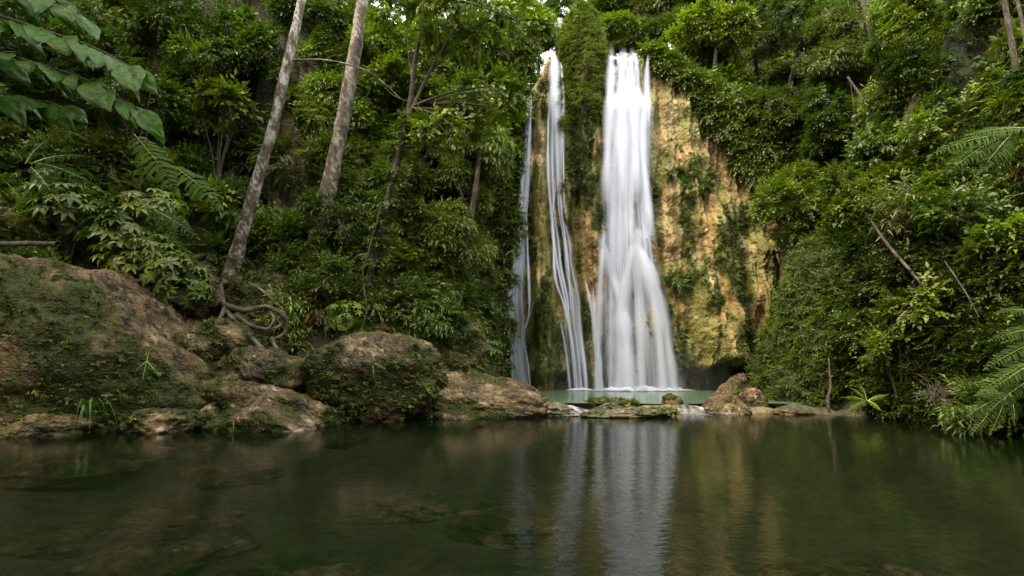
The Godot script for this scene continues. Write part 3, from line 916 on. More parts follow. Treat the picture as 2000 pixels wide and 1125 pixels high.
func make_rocks() -> void:
	var r
	rock("huge moss-blotched boulder at the left edge of the pool", Vector3(-9.5, 0.7, -12.2), Vector3(3.6, 2.75, 2.4), Vector3(0, 12, -9), 3.1, {"n": 160, "lump": 0.1, "fine": 0.03, "crag": 0.45, "moss": 0.42, "tufts": 14000, "square": 2.3, "cuts": [[Vector3(0.65, 0.75, 0.2), 0.82]]})
	rock("rounded main boulder with ochre top and mossy face beside the stone ledge", Vector3(-3.11, 0.82, -13.30), Vector3(1.58, 1.1, 1.25), Vector3(0, 8, -3), 8.4, {"n": 110, "lump": 0.13, "fine": 0.04, "crag": 0.6, "moss": 0.42, "tufts": 3500, "square": 2.7, "cuts": [[Vector3(-0.7, 0.75, 0.1), 0.86], [Vector3(0.6, -0.7, 0.4), 0.9]]})
	rock("shadowed boulder with mossy crown behind the huge left boulder", Vector3(-8.11, 2.84, -14.20), Vector3(1.35, 0.85, 1.2), Vector3(0, 0, -18), 12.0, {"n": 70, "moss": 0.6, "tufts": 3500})
	rock("long mossy boulder sloping down to the right below the two pale trunks", Vector3(-5.66, 2.45, -14.80), Vector3(1.75, 0.85, 1.2), Vector3(0, -5, -24), 17.3, {"n": 80, "moss": 0.72, "tufts": 5000})
	rock("dark mossy rock under the tangle of tree roots", Vector3(-6.18, 1.58, -13.30), Vector3(1.0, 0.5, 0.8), Vector3(0, 10, -10), 21.9, {"n": 60, "moss": 0.7, "tufts": 2200})
	rock("small pale rock wedged beside the flank of the huge boulder", Vector3(-6.75, 1.41, -12.80), Vector3(0.62, 0.42, 0.5), Vector3(0, 30, -12), 25.2, {"n": 44, "moss": 0.45, "tufts": 500})
	rock("smooth tan rock with a rounded back above the long slab", Vector3(-5.32, 0.92, -12.70), Vector3(0.9, 0.55, 0.7), Vector3(0, -8, -8), 29.7, {"n": 60, "moss": 0.38, "tufts": 700})
	rock("long low ochre slab reaching from the huge boulder to the water", Vector3(-4.95, 0.28, -12.10), Vector3(1.55, 0.5, 0.75), Vector3(0, -6, -13), 33.0, {"n": 70, "moss": 0.45, "tufts": 1600, "lump": 0.2})
	rock("slanted wet rock at the waterline in front of the long slab", Vector3(-4.62, 0.09, -11.20), Vector3(0.98, 0.5, 0.55), Vector3(0, 4, -6), 37.4, {"n": 60, "moss": 0.42, "tufts": 500, "cuts": [[Vector3(-0.75, 0.7, 0.3), 0.6], [Vector3(0.55, 0.8, 0.3), 0.62]]})
	rock("low broken rock at the foot of the huge boulder", Vector3(-6.34, 0.13, -11.00), Vector3(0.6, 0.3, 0.45), Vector3(0, 20, 0), 41.0, {"n": 50, "moss": 0.4, "tufts": 250, "lump": 0.35})
	rock("flat wet rock in the lower left corner of the shore", Vector3(-8.33, 0.07, -10.60), Vector3(0.95, 0.38, 0.6), Vector3(0, 12, 5), 45.8, {"n": 56, "moss": 0.35, "tufts": 300})
	rock("fist-sized rock between the slanted rock and the huge boulder", Vector3(-5.81, 0.20, -11.60), Vector3(0.27, 0.22, 0.25), Vector3(0, 0, 0), 49.1, {"n": 30, "moss": 0.4, "tufts": 80}, "stone", "stone")
	rock("little round stone in the water before the main boulder", Vector3(-2.54, 0.06, -12.60), Vector3(0.3, 0.17, 0.25), Vector3(0, 0, 0), 51.1, {"n": 30, "moss": 0.35, "tufts": 60}, "stone", "stone")
	rock("small tan stone tucked behind the left of the main boulder", Vector3(-4.77, 1.13, -13.60), Vector3(0.3, 0.24, 0.3), Vector3(0, 0, 0), 53.6, {"n": 30, "moss": 0.2}, "stone", "stone")
	rock("flat topped pale rock peeping over the main boulder", Vector3(-3.35, 1.86, -14.60), Vector3(0.5, 0.3, 0.4), Vector3(0, 0, 0), 55.5, {"n": 30, "moss": 0.25}, "stone", "stone")
	rock("broad ochre stone ledge right of the main boulder", Vector3(-0.83, 0.12, -13.90), Vector3(1.75, 0.55, 0.85), Vector3(0, 4, -4), 57.2, {"n": 80, "moss": 0.36, "tufts": 900, "lump": 0.2, "square": 3.0}, "stone_ledge", "rock ledge")
	rock("upper tier of the stone ledge, rounded and rust coloured", Vector3(-0.75, 0.37, -14.60), Vector3(1.45, 0.55, 0.7), Vector3(0, -4, -8), 61.2, {"n": 70, "moss": 0.3, "tufts": 300, "lump": 0.16, "square": 2.8}, "stone_ledge", "rock ledge")
	rock("earthy rock wall hung with moss and rootlets behind the stone ledge", Vector3(-2.09, 1.44, -16.20), Vector3(1.35, 1.0, 0.9), Vector3(0, 6, 0), 99.0, {"n": 80, "moss": 0.55, "tufts": 5000, "lump": 0.25, "fine": 0.06, "square": 3.0}, "rock_wall", "rock wall")
	rock("low tongue of rock sloping from the ledge into the outflow", Vector3(0.89, 0.08, -14.00), Vector3(0.75, 0.2, 0.45), Vector3(0, 0, -4), 64.4, {"n": 50, "moss": 0.2, "wet": true}, "stone_ledge", "rock ledge")
	rock("low mossy rock bar across the outflow", Vector3(2.66, 0.03, -13.70), Vector3(1.12, 0.15, 0.45), Vector3(0, 0, 1), 67.7, {"n": 60, "moss": 0.5, "tufts": 700, "lump": 0.3, "wet": true}, "stone_ledge", "rock ledge")
	rock("dark flat mossy rock standing in the upper pool", Vector3(2.53, 0.17, -15.20), Vector3(0.72, 0.12, 0.35), Vector3(0, 0, -4), 71.0, {"n": 44, "moss": 0.75, "tufts": 500, "lump": 0.3}, "stone", "stone")
	rock("small ochre stone alone at the rim of the upper pool", Vector3(3.97, 0.16, -14.90), Vector3(0.3, 0.2, 0.25), Vector3(0, 0, 0), 74.3, {"n": 34, "moss": 0.35, "lump": 0.4, "tufts": 60}, "stone", "stone")
	rock("tall wedge shaped rock, topmost of the three by the mossy bank", Vector3(5.70, 0.29, -15.30), Vector3(0.55, 0.66, 0.45), Vector3(0, 10, 0), 77.9, {"n": 54, "moss": 0.2, "tufts": 150, "lump": 0.08, "cuts": [[Vector3(-0.66, 0.75, 0.1), 0.44], [Vector3(0.97, 0.2, 0.2), 0.62], [Vector3(0.2, 0.3, 0.9), 0.6]]})
	rock("low angular rock in front of the wedge shaped one", Vector3(5.16, 0.13, -14.40), Vector3(0.56, 0.40, 0.42), Vector3(0, -15, 0), 81.0, {"n": 54, "moss": 0.22, "tufts": 150, "lump": 0.1, "cuts": [[Vector3(-0.45, 0.85, 0.3), 0.5], [Vector3(0.7, 0.65, 0.3), 0.52], [Vector3(0.1, 0.4, 0.9), 0.62]]})
	rock("rounded brown rock between the wedge rock and the ivy bank", Vector3(6.00, 0.21, -14.90), Vector3(0.28, 0.36, 0.3), Vector3(0, 0, 0), 85.4, {"n": 44, "moss": 0.4, "tufts": 150})
	rock("thin pale slab at the waterline under the ivy bank", Vector3(6.73, 0.00, -14.20), Vector3(0.5, 0.1, 0.25), Vector3(0, 0, -3), 88.0, {"n": 34, "moss": 0.15}, "stone", "stone")
	rock("green buttress furred with tiny leaves sloping into the pool right of three angular rocks", Vector3(9.85, -0.3, -15.9), Vector3(3.2, 5.4, 2.0), Vector3(0, -18, 0), 95.0, {"n": 110, "moss": 1.2, "tufts": 40000, "tuft": 0.46, "leaf": "tiny", "lump": 0.12, "fine": 0.07, "square": 2.2}, "mossy_buttress", "rock")
	var k := 0
	for s in [
		["broad pale slab under the water, the middle one at the left of the pool", Vector3(-4.40, -0.35, -7.50), 0.72], ["sunken slab just in front of the broad pale one", Vector3(-3.43, -0.40, -6.20), 0.6], ["long dim slab under water at the bottom edge left of the middle", Vector3(-1.93, -0.41, -5.30), 0.72],
		["sunken stone in line with the main boulder, left of the reflections", Vector3(-4.32, -0.39, -9.40), 0.62], ["wide sunken stone close to the lower left shore", Vector3(-6.59, -0.38, -9.20), 0.85], ["flat stone just awash in front of the main boulder", Vector3(-3.15, -0.37, -11.20), 0.36],
		["rounded sunken stone in the middle of the pool", Vector3(-1.39, -0.40, -8.30), 0.5], ["dim sunken slab under the reflection of the left cascade", Vector3(-0.09, -0.39, -7.40), 0.6], ["low broad slab dimly seen under the right half of the pool", Vector3(3.86, -0.41, -7.20), 0.95],
		["sunken slab beside the grass clump at the left shore", Vector3(-6.15, -0.31, -10.40), 0.7], ["pale slab deep in the lower left corner of the pool", Vector3(-4.85, -0.40, -6.60), 0.5],
	]:
		k += 1
		var on: Vector3 = s[1]
		on.y = minf(ground(on.x, on.z), -0.3) + 0.02
		rock(s[0], on, Vector3(s[2] * 1.2, 0.16, s[2]), Vector3(0, k * 40.0, 0), 90.0 + k * 3.3, {"n": 40, "moss": 0.3, "lump": 0.25, "square": 3.0, "crag": 1.5}, "sunken_stone", "stone")

# ---------------------------------------------------------------- plants

# low-frequency choice of a plant kind and colour, so that like leaves grow together
func kind_at(x: float, y: float, z: float, list: Array):
	var k := noise.get_noise_3d(x * 0.35, y * 0.35, z * 0.35) * 0.9 + 0.5 + rng.randf_range(-0.16, 0.16)
	return list[clampi(int(k * list.size()), 0, list.size() - 1)]

# clumps of leaves that cover the slopes between x0..x1 and z0..z1
func cover(called: String, n: int, x0: float, x1: float, z0: float, z1: float, kinds: Array, tints: Array, size: float, clump: float, each: int, test: Callable) -> void:
	var where := {}
	var colors := {}
	for kd in kinds:
		var a: Array[Transform3D] = []
		var b: Array[Color] = []
		where[kd] = a
		colors[kd] = b
	for k in n:
		var x := rng.randf_range(x0, x1)
		var z := rng.randf_range(z0, z1)
		if absf(x) > -z * 0.95 + 2.5:
			continue
		var out := land_normal(x, z)
		if rng.randf() > 0.3 / maxf(0.1, out.y):
			continue
		var y := land(x, z)
		if y < 0.2 or not test.call(x, y, z):
			continue
		if noise.get_noise_3d(x * 0.9 + 3.0, y * 0.9, z * 0.9) < -0.45 and rng.randf() < 0.4:
			continue
		var kd = kind_at(x, y, z, kinds)
		var r := clump * (rng.randf_range(0.4, 1.2) if rng.randf() < 0.8 else rng.randf_range(1.2, 1.9))
		var mid := Vector3(x, y, z) + out * r * rng.randf_range(0.0, 0.7)
		var i := clampi(int((noise.get_noise_3d(x * 0.6 + 50.0, y * 0.6, z * 0.6) * 0.8 + 0.5 + rng.randf_range(-0.25, 0.25)) * tints.size()), 0, tints.size() - 1)
		var own: Color = tints[i] * around(1.0, 0.3)
		if rng.randf() < 0.03:
			own = Color(0.10, 0.065, 0.028)
		var own_size := size * rng.randf_range(0.65, 1.35) * (1.25 if kd == "hands" or kd == "heart" or kd == "fern" else 1.0)
		for m in int(each * r * r / (clump * clump)) + 4:
			var o := (ball() + out * 0.75).normalized()
			where[kd].append(hang(mid + o * r * rng.randf_range(0.45, 0.8), o + Vector3(0, 0.25, 0), around(own_size, 0.3), 0.3, 0.7))
			colors[kd].append(own * around(1.0, 0.25))
	for kd in kinds:
		if where[kd].size():
			scatter(called, spray[kd], mat.leaf, where[kd], colors[kd])

func stem_tint(_t: float, _d: Vector3, w: Vector3) -> Color:
	return Color(0.06, 0.045, 0.028) * (1.0 + 0.8 * rough.get_noise_3d(w.x * 8.0, w.y * 3.0, w.z * 8.0))

# crowns: clumps of sprays on an ellipsoid; kept open between the clumps
func crown_into(where: Array[Transform3D], tints: Array[Color], c: Vector3, r: Vector3, clumps: int, each: int, size: float, tint: Color, sag: float) -> Array:
	var ends := []
	for k in clumps:
		var d := ball()
		if d.y < -0.3:
			d.y *= 0.4
		var m := c + d * r * rng.randf_range(0.55, 0.95)
		ends.append(m)
		var own := tint * around(1.0, 0.25)
		for s in each:
			var o := ball()
			if o.dot(d) < -0.3:
				o = -o
			var at := m + o * r.length() * 0.17 * rng.randf_range(0.2, 1.0)
			where.append(hang(at, (o + d * 0.6 + Vector3(0, 0.3, 0)), around(size, 0.3), sag))
			tints.append(own * around(1.0, 0.25))
	return ends

func shrub(called: String, label: String, category: String, x: float, z: float, r: Vector3, up: float, kind: String, clumps: int, each: int, size: float, tint: Color, group := "", sag := 0.25) -> Node3D:
	var y := land(x, z)
	var o := thing(called, label, category, Vector3(x, y, z), group)
	var where: Array[Transform3D] = []
	var tints: Array[Color] = []
	var ends := crown_into(where, tints, Vector3(0, up, 0), r, clumps, each, size, tint, sag)
	scatter("foliage", spray[kind], mat.glossy_leaf if kind == "heart" else mat.leaf, where, tints, o)
	for k in mini(5, ends.size()):
		put("stem", tube([Vector3(0, -0.3, 0), Vector3(ends[k].x * 0.3, up * 0.45, ends[k].z * 0.3), ends[k]], [0.035, 0.025, 0.008], 5, 4, stem_tint), mat.bark, o)
	return o

func trunk_tint(pale: Color, dark: Color, share: float, sd: float) -> Callable:
	return func(t: float, _d: Vector3, w: Vector3) -> Color:
		var a := rough.get_noise_3d(w.x * 3.0 + sd, w.y * 1.6, w.z * 3.0)
		var b := rough.get_noise_3d(w.x * 11.0, w.y * 7.0 + sd, w.z * 11.0)
		var k := dark.lerp(pale, sm(-0.12, 0.12, a + b * 0.8 + share))
		k = k.lerp(Color(0.055, 0.04, 0.028), sm(0.2, 0.34, b - a * 0.3))
		return k.lerp(Color(0.04, 0.05, 0.012), sm(0.0, 0.3, 0.22 - t * 2.2 + a))

# a tree: points and radii of the trunk, branches as [points, radius], clumps of the crown as [centre, radii, clumps, sprays, tint]
func tree(called: String, label: String, pts: Array, radii: Array, tint: Callable, branches: Array, crowns: Array, kind: String, size: float, group := "", sides := 12) -> Node3D:
	var base: Vector3 = pts[0]
	var o := thing(called, label, "tree", base, group)
	put("trunk", tube(pts.map(func(q): return q - base), radii, sides, 10 if sides < 16 else 24, tint, 0.22), mat.bark, o)
	for b in branches:
		var rr := []
		for k in b[0].size():
			rr.append(b[1] * (1.0 - 0.8 * k / (b[0].size() - 1.0)))
		put("branch", tube(b[0].map(func(q): return q - base), rr, 7, 6, tint, 0.15), mat.bark, o)
	var where: Array[Transform3D] = []
	var tints: Array[Color] = []
	for c in crowns:
		var at: Vector3 = c[0] - base
		var ends := crown_into(where, tints, at, c[1], c[2], c[3], size, c[4], 0.3)
		for k in mini(4, ends.size()):
			var from: Vector3 = pts[-1] - base
			for q in pts:
				if (q - base).distance_to(at) < from.distance_to(at):
					from = q - base
			put("limb", tube([from, from.lerp(ends[k], 0.5) + Vector3(0, 0.12, 0), ends[k]], [0.05, 0.03, 0.01], 5, 4, stem_tint), mat.bark, o)
	if where.size():
		scatter("crown", spray[kind], mat.leaf, where, tints, o)
	return o

func make_cover() -> void:
	cover("undergrowth", 6800, -24.0, 0.2, -30.0, -9.0, ["broad", "small", "tiny", "small", "tiny", "long", "fern"], [GREEN.mid, GREEN.olive, GREEN.mid, GREEN.fresh, GREEN.fresh], 0.5, 0.46, 34, func(x: float, y: float, z: float) -> bool: return y > 1.2 + 0.5 * sin(x) and not (x > -10.5 and z > -14.4 and x < -1.0) and not (x > -1.3 and z < -16.0))
	cover("hanging_leaves", 1600, -5.5, 0.2, -24.0, -13.5, ["small", "tiny", "long", "small"], [GREEN.pale, GREEN.fresh, GREEN.mid, GREEN.pale], 0.5, 0.46, 34, func(x: float, y: float, z: float) -> bool: return y > 1.6 and not (x > -1.3 and z < -16.0))
	cover("ivy", 9000, 8.3, 13.0, -21.0, -8.0, ["tiny", "small", "tiny", "small"], [GREEN.mid, GREEN.mid, GREEN.olive, GREEN.mid, GREEN.fresh], 0.62, 0.28, 9, func(x: float, y: float, z: float) -> bool: return y < 5.5)
	cover("undergrowth", 10000, 5.2, 24.0, -32.0, -5.0, ["small", "long", "tiny", "broad", "small", "tiny", "fern", "tiny", "heart"], [GREEN.olive, GREEN.mid, GREEN.fresh, GREEN.olive, GREEN.mid, GREEN.mid], 0.5, 0.46, 34, func(x: float, y: float, z: float) -> bool: return y > 4.5)
	cover("undergrowth", 1800, -4.0, 9.0, -36.0, -23.5, ["small", "broad", "tiny"], [GREEN.mid, GREEN.fresh, GREEN.olive], 0.62, 0.6, 28, func(x: float, y: float, z: float) -> bool: return not (x > 3.0 and x < 5.8 and z > -26.0))

func make_trees() -> void:
	var pale := Color(0.44, 0.41, 0.36)
	var brown := Color(0.13, 0.09, 0.06)
	var rooted := tree("pale_tree", "slim pale mottled tree leaning right above the roots and the long mossy boulder", [Vector3(-7.03, 3.27, -14.60), Vector3(-6.82, 4.24, -14.60), Vector3(-6.51, 5.70, -14.60), Vector3(-6.13, 7.33, -14.60), Vector3(-5.85, 9.00, -14.60), Vector3(-5.55, 10.78, -14.60), Vector3(-5.17, 13.07, -14.60)], [0.211, 0.165, 0.145, 0.132, 0.119, 0.112, 0.092], trunk_tint(pale, brown, 0.05, 1.0),
		[[[Vector3(-5.72, 9.02, -14.60), Vector3(-4.78, 8.97, -14.50), Vector3(-3.71, 8.66, -14.50), Vector3(-2.78, 7.88, -14.60)], 0.03]], [], "broad", 0.9, "", 18)
	for a in [
		[[Vector3(-7.06, 3.40, -14.60), Vector3(-7.00, 2.99, -14.10), Vector3(-6.63, 2.47, -13.60), Vector3(-5.92, 1.97, -12.95), Vector3(-5.19, 1.41, -12.60), Vector3(-4.64, 1.07, -12.50)], 0.073],
		[[Vector3(-6.65, 2.53, -13.60), Vector3(-5.95, 2.36, -13.10), Vector3(-5.45, 2.43, -13.10), Vector3(-5.06, 2.19, -13.20), Vector3(-5.07, 1.87, -13.20), Vector3(-5.32, 1.70, -13.10)], 0.065],
		[[Vector3(-6.58, 2.47, -13.50), Vector3(-6.55, 2.11, -13.10), Vector3(-6.99, 1.98, -13.10), Vector3(-7.44, 2.07, -13.20)], 0.048],
		[[Vector3(-6.12, 2.23, -13.10), Vector3(-5.59, 1.97, -12.90), Vector3(-5.22, 1.98, -13.10), Vector3(-5.08, 2.24, -13.30)], 0.044],
		[[Vector3(-5.28, 1.75, -13.00), Vector3(-5.02, 1.41, -12.80), Vector3(-4.62, 1.04, -12.80)], 0.056],
		[[Vector3(-5.51, 2.42, -13.20), Vector3(-5.25, 2.17, -13.00), Vector3(-5.34, 1.91, -12.90)], 0.040],
		[[Vector3(-6.97, 3.33, -14.60), Vector3(-6.07, 2.99, -13.90), Vector3(-5.35, 2.51, -13.50), Vector3(-5.04, 2.15, -13.20)], 0.048],
	]:
		var rr := []
		for k in a[0].size():
			rr.append(a[1] * (1.0 - 0.4 * k / (a[0].size() - 1.0)))
		put("root", tube(a[0].map(func(q): return q - rooted.position), rr, 9, 8, trunk_tint(Color(0.16, 0.12, 0.085), Color(0.06, 0.042, 0.028), -0.05, 2.0), 0.2), mat.bark, rooted)
	var thick := tree("pale_tree", "thicker brown and white mottled trunk rising behind the first leaning tree", [Vector3(-5.29, 3.33, -15.10), Vector3(-5.01, 4.52, -15.00), Vector3(-4.72, 6.09, -15.00), Vector3(-4.46, 7.77, -15.00), Vector3(-4.20, 9.64, -15.00), Vector3(-4.02, 11.27, -15.00), Vector3(-3.75, 13.39, -15.00)], [0.286, 0.231, 0.197, 0.184, 0.170, 0.156, 0.136], trunk_tint(Color(0.33, 0.29, 0.23), Color(0.12, 0.085, 0.06), 0.0, 4.0),
		[], [], "broad", 0.9, "", 18)
	var forked := tree("forked_tree", "dark slender forked tree with spreading branches left of the waterfall", [Vector3(-3.79, 1.93, -14.60), Vector3(-3.60, 3.07, -14.60), Vector3(-3.27, 4.61, -14.50), Vector3(-2.90, 6.17, -14.40), Vector3(-2.59, 7.61, -14.30), Vector3(-2.45, 8.92, -14.20), Vector3(-2.08, 10.46, -14.00), Vector3(-1.76, 11.94, -13.90)], [0.115, 0.098, 0.092, 0.086, 0.075, 0.052, 0.034, 0.023], trunk_tint(Color(0.13, 0.10, 0.07), Color(0.05, 0.038, 0.026), -0.1, 7.0),
		[[[Vector3(-2.71, 7.13, -14.30), Vector3(-2.08, 8.51, -14.20), Vector3(-1.55, 9.36, -14.00), Vector3(-0.90, 10.20, -13.80), Vector3(-0.13, 11.02, -13.60)], 0.05], [[Vector3(-2.52, 8.24, -14.20), Vector3(-2.72, 9.59, -14.40), Vector3(-2.70, 11.08, -14.50)], 0.022], [[Vector3(-2.60, 7.74, -14.30), Vector3(-3.10, 7.97, -14.20), Vector3(-3.58, 8.60, -14.10)], 0.022], [[Vector3(-2.33, 7.20, -14.30), Vector3(-1.53, 6.85, -14.10), Vector3(-0.82, 6.29, -14.00)], 0.022]],
		[[Vector3(-1.27, 9.65, -13.80), Vector3(1.5, 0.8, 1.2), 13, 10, GREEN.fresh], [Vector3(-0.13, 9.50, -14.00), Vector3(1.2, 0.9, 1.0), 11, 9, GREEN.fresh], [Vector3(-0.77, 7.70, -14.20), Vector3(0.9, 0.7, 0.9), 9, 9, GREEN.fresh], [Vector3(-2.63, 10.17, -14.20), Vector3(1.1, 0.7, 1.0), 9, 9, GREEN.fresh], [Vector3(-1.64, 6.81, -14.00), Vector3(0.8, 0.5, 0.7), 8, 8, GREEN.fresh]], "broad", 0.72, "", 14)
	climb(forked, [Vector3(-3.77, 2.05, -14.50), Vector3(-3.57, 3.06, -14.50), Vector3(-3.25, 4.59, -14.40), Vector3(-2.88, 6.13, -14.30), Vector3(-2.57, 7.56, -14.20)], 520, 0.16, "small", GREEN.mid)
	climb(rooted, [Vector3(-6.98, 3.32, -14.50), Vector3(-6.78, 4.22, -14.50), Vector3(-6.47, 5.67, -14.50)], 60, 0.2, "tiny", GREEN.mid)
	climb(thick, [Vector3(-5.25, 3.32, -15.00), Vector3(-5.01, 4.52, -15.00), Vector3(-4.81, 5.54, -15.00)], 170, 0.24, "small", GREEN.mid)

# leafy climbers round a trunk
func climb(o: Node3D, pts: Array, n: int, r: float, kind: String, tint: Color) -> void:
	var where: Array[Transform3D] = []
	var tints: Array[Color] = []
	for k in n:
		var t := pow(rng.randf(), 1.3) * (pts.size() - 1.001)
		if noise.get_noise_2d(t * 2.3, r * 30.0) < -0.1 and rng.randf() < 0.8:
			continue
		var q: Vector3 = pts[int(t)].lerp(pts[int(t) + 1], t - int(t)) - o.position
		var a := rng.randf() * TAU
		var out := Vector3(cos(a), 0.2, sin(a))
		where.append(hang(q + out * r * rng.randf_range(0.5, 1.3), out, around(0.5, 0.3), 0.4))
		tints.append(tint * around(1.0, 0.35))
	scatter("climber", spray[kind], mat.leaf, where, tints, o)


# a tree of the jungle wall: its crown's middle, half width and half height; it grows from the slope behind
func jungle_tree(called: String, label: String, c: Vector3, r: float, tall: float, kind: String, tint: Color, group := "", dense := 1.0, given := Vector3.ZERO) -> Node3D:
	var foot := given if given != Vector3.ZERO else c
	var least := 1e9
	for k in 60 if given == Vector3.ZERO else 0:
		var x := c.x + rng.randf_range(-3.0, 3.0)
		var z := c.z - rng.randf_range(0.0, 3.5)
		var y := land(x, z)
		var cost := Vector2(x - c.x, z - c.z).length() * 0.8 + absf(y - (c.y - tall * 1.3)) + (20.0 if y < 0.5 or y > c.y - tall * 0.3 else 0.0) + (15.0 if x > 5.0 and x < 9.8 and z < -16.0 and z > -22.5 else 0.0)
		if cost < least:
			least = cost
			foot = Vector3(x, y - 0.2, z)
	var thick := 0.05 + 0.012 * (c.y - foot.y) + 0.03 * r
	var lean := Vector3(rng.randf_range(-0.4, 0.4), 0, rng.randf_range(0.0, 0.4))
	var pts := [foot, foot.lerp(c, 0.35) + lean, foot.lerp(c, 0.7) + lean * 0.6, c + Vector3(0, tall * 0.4, 0)]
	var crowns := []
	for k in 6:
		var d := ball()
		d.z = absf(d.z) * 0.9
		crowns.append([c + Vector3(d.x * r * 0.6, d.y * tall * 0.65, d.z * r * 0.6), Vector3(r * 0.55, tall * 0.42, r * 0.5), int(10 * dense), int(24 * dense), tint * around(1.0, 0.22)])
	return tree(called, label, pts, [thick, thick * 0.8, thick * 0.6, thick * 0.2], trunk_tint(Color(0.2, 0.16, 0.11), Color(0.08, 0.056, 0.038), -0.05, c.x), [], crowns, kind, 0.5 if given == Vector3.ZERO else 0.9, group, 10)

func make_jungle() -> void:
	for a in [
		["dark leafy tree filling the upper left corner behind the big ribbed leaves", Vector3(-14.22, 11.02, -16.60), 2.2, 2.0, "broad", GREEN.mid],
		["dark tree of the upper left whose crown meets the top edge of the photo", Vector3(-11.31, 11.89, -17.50), 2.1, 1.9, "small", GREEN.mid],
		["shaded tree close behind the slim pale leaning trunk", Vector3(-8.95, 10.51, -17.80), 1.9, 1.9, "broad", GREEN.mid],
		["broad green crown between the two pale mottled trunks", Vector3(-6.03, 11.78, -18.20), 1.8, 1.9, "small", GREEN.mid],
		["leafy tree right behind the thicker mottled trunk", Vector3(-5.73, 8.56, -17.60), 1.3, 1.4, "small", GREEN.mid],
		["bright crown behind the fork of the dark slender tree", Vector3(-3.57, 10.17, -17.80), 1.6, 1.6, "broad", GREEN.fresh],
		["sunlit yellow green crown right of the forked tree", Vector3(-2.12, 9.24, -18.00), 1.4, 1.3, "small", GREEN.pale],
		["tall dense crown at the top edge between forked tree and cascades", Vector3(-1.03, 12.37, -18.60), 1.7, 1.7, "small", GREEN.mid],
		["pale green crown that hangs over the start of the left cascade", Vector3(0.09, 12.17, -19.20), 1.0, 1.5, "small", GREEN.pale],
		["small glossy leaved tree leaning over the middle of the left cascade", Vector3(-0.93, 8.18, -18.80), 0.75, 1.4, "long", GREEN.pale],
		["tall tree filling the gap behind the forked tree", Vector3(-2.89, 12.98, -21.00), 1.5, 1.7, "small", GREEN.mid],
		["high crown closing the top edge between forked tree and left cascade", Vector3(-1.63, 12.37, -21.00), 1.3, 1.5, "small", GREEN.mid],
		["high tree at the top edge behind the fork of the dark slender tree", Vector3(-4.40, 15.46, -21.00), 1.6, 1.4, "small", GREEN.mid],
		["small crown beside the left cascade's head", Vector3(0.24, 12.41, -22.30), 0.8, 0.9, "small", GREEN.pale],
		["leafy tree top left of the left cascade's head", Vector3(-0.28, 10.88, -20.20), 0.9, 1.1, "small", GREEN.pale],
		["drooping grey green tree hanging before the cliff beside the left cascade", Vector3(-1.45, 7.55, -18.00), 1.1, 1.3, "long", GREEN.pale],
		["shaded tree low behind the foot of the forked tree", Vector3(-3.39, 5.69, -16.60), 1.1, 1.2, "small", GREEN.pale],
		["bushy tree with hanging leaves beside the foot of the left cascade", Vector3(-1.32, 5.29, -18.20), 0.8, 1.4, "small", GREEN.pale],
		["low drooping tree over the stones between forked tree and left cascade", Vector3(-1.89, 4.61, -17.20), 1.0, 1.2, "long", GREEN.pale],
	]:
		jungle_tree("jungle_tree", a[0], a[1], a[2], a[3], a[4], a[5], "trees of the left bank")
	for a in [
		["dark tree against the white sky left of the mossy hump", Vector3(3.16, 19.28, -29.00), 1.5, 1.7, "small", GREEN.mid, 0.7],
		["hazy dark tree behind the top of the main waterfall", Vector3(5.56, 18.24, -28.00), 1.9, 1.8, "broad", GREEN.mid, 1.0],
		["tree with hanging shoots right of the waterfall's lip", Vector3(6.95, 16.78, -26.00), 1.5, 1.9, "long", GREEN.olive, 1.0],
		["low bushy tree right behind the lip of the main waterfall", Vector3(5.51, 15.61, -25.50), 1.2, 0.9, "small", GREEN.olive, 1.3],
		["small tree at the left end of the waterfall's lip behind the hump", Vector3(4.78, 17.60, -26.50), 1.1, 1.3, "broad", GREEN.mid, 1.3],
		["leafy tree rising right behind the start of the right cliff", Vector3(7.44, 15.40, -24.50), 1.2, 1.2, "small", GREEN.mid, 1.3],
		["crown with light gaps right of the lime green tree's trunk", Vector3(8.24, 13.95, -24.00), 1.2, 0.9, "small", GREEN.olive, 1.3],
		["small tree between the left and the middle cascade's heads", Vector3(1.17, 14.09, -22.80), 0.75, 1.3, "small", GREEN.fresh, 1.2],
		["thin tree with sky showing through, left of the mossy hump", Vector3(2.01, 17.48, -25.50), 0.8, 1.2, "small", GREEN.mid, 0.6],
		["tall rear tree at the top edge right of the waterfall", Vector3(8.65, 19.11, -27.00), 1.8, 1.5, "small", GREEN.olive, 1.2],
		["rear crown at the top edge above the lime green tree", Vector3(9.36, 18.12, -25.50), 1.6, 1.3, "small", GREEN.mid, 1.2],
		["bushy rear tree between the mossy hump and the waterfall's lip", Vector3(5.18, 16.68, -26.80), 1.15, 0.9, "small", GREEN.mid, 1.6],
		["leafy shrub at the very lip of the waterfall, by the hump", Vector3(4.34, 14.93, -23.60), 0.85, 0.6, "small", GREEN.fresh, 1.6],
		["rear tree closing the gap above the mossy hump", Vector3(4.90, 22.21, -31.00), 2.2, 1.6, "small", GREEN.mid, 0.8],
	]:
		jungle_tree("jungle_tree", a[0], a[1], a[2], a[3], a[4], a[5], "trees above the waterfall", a[6])
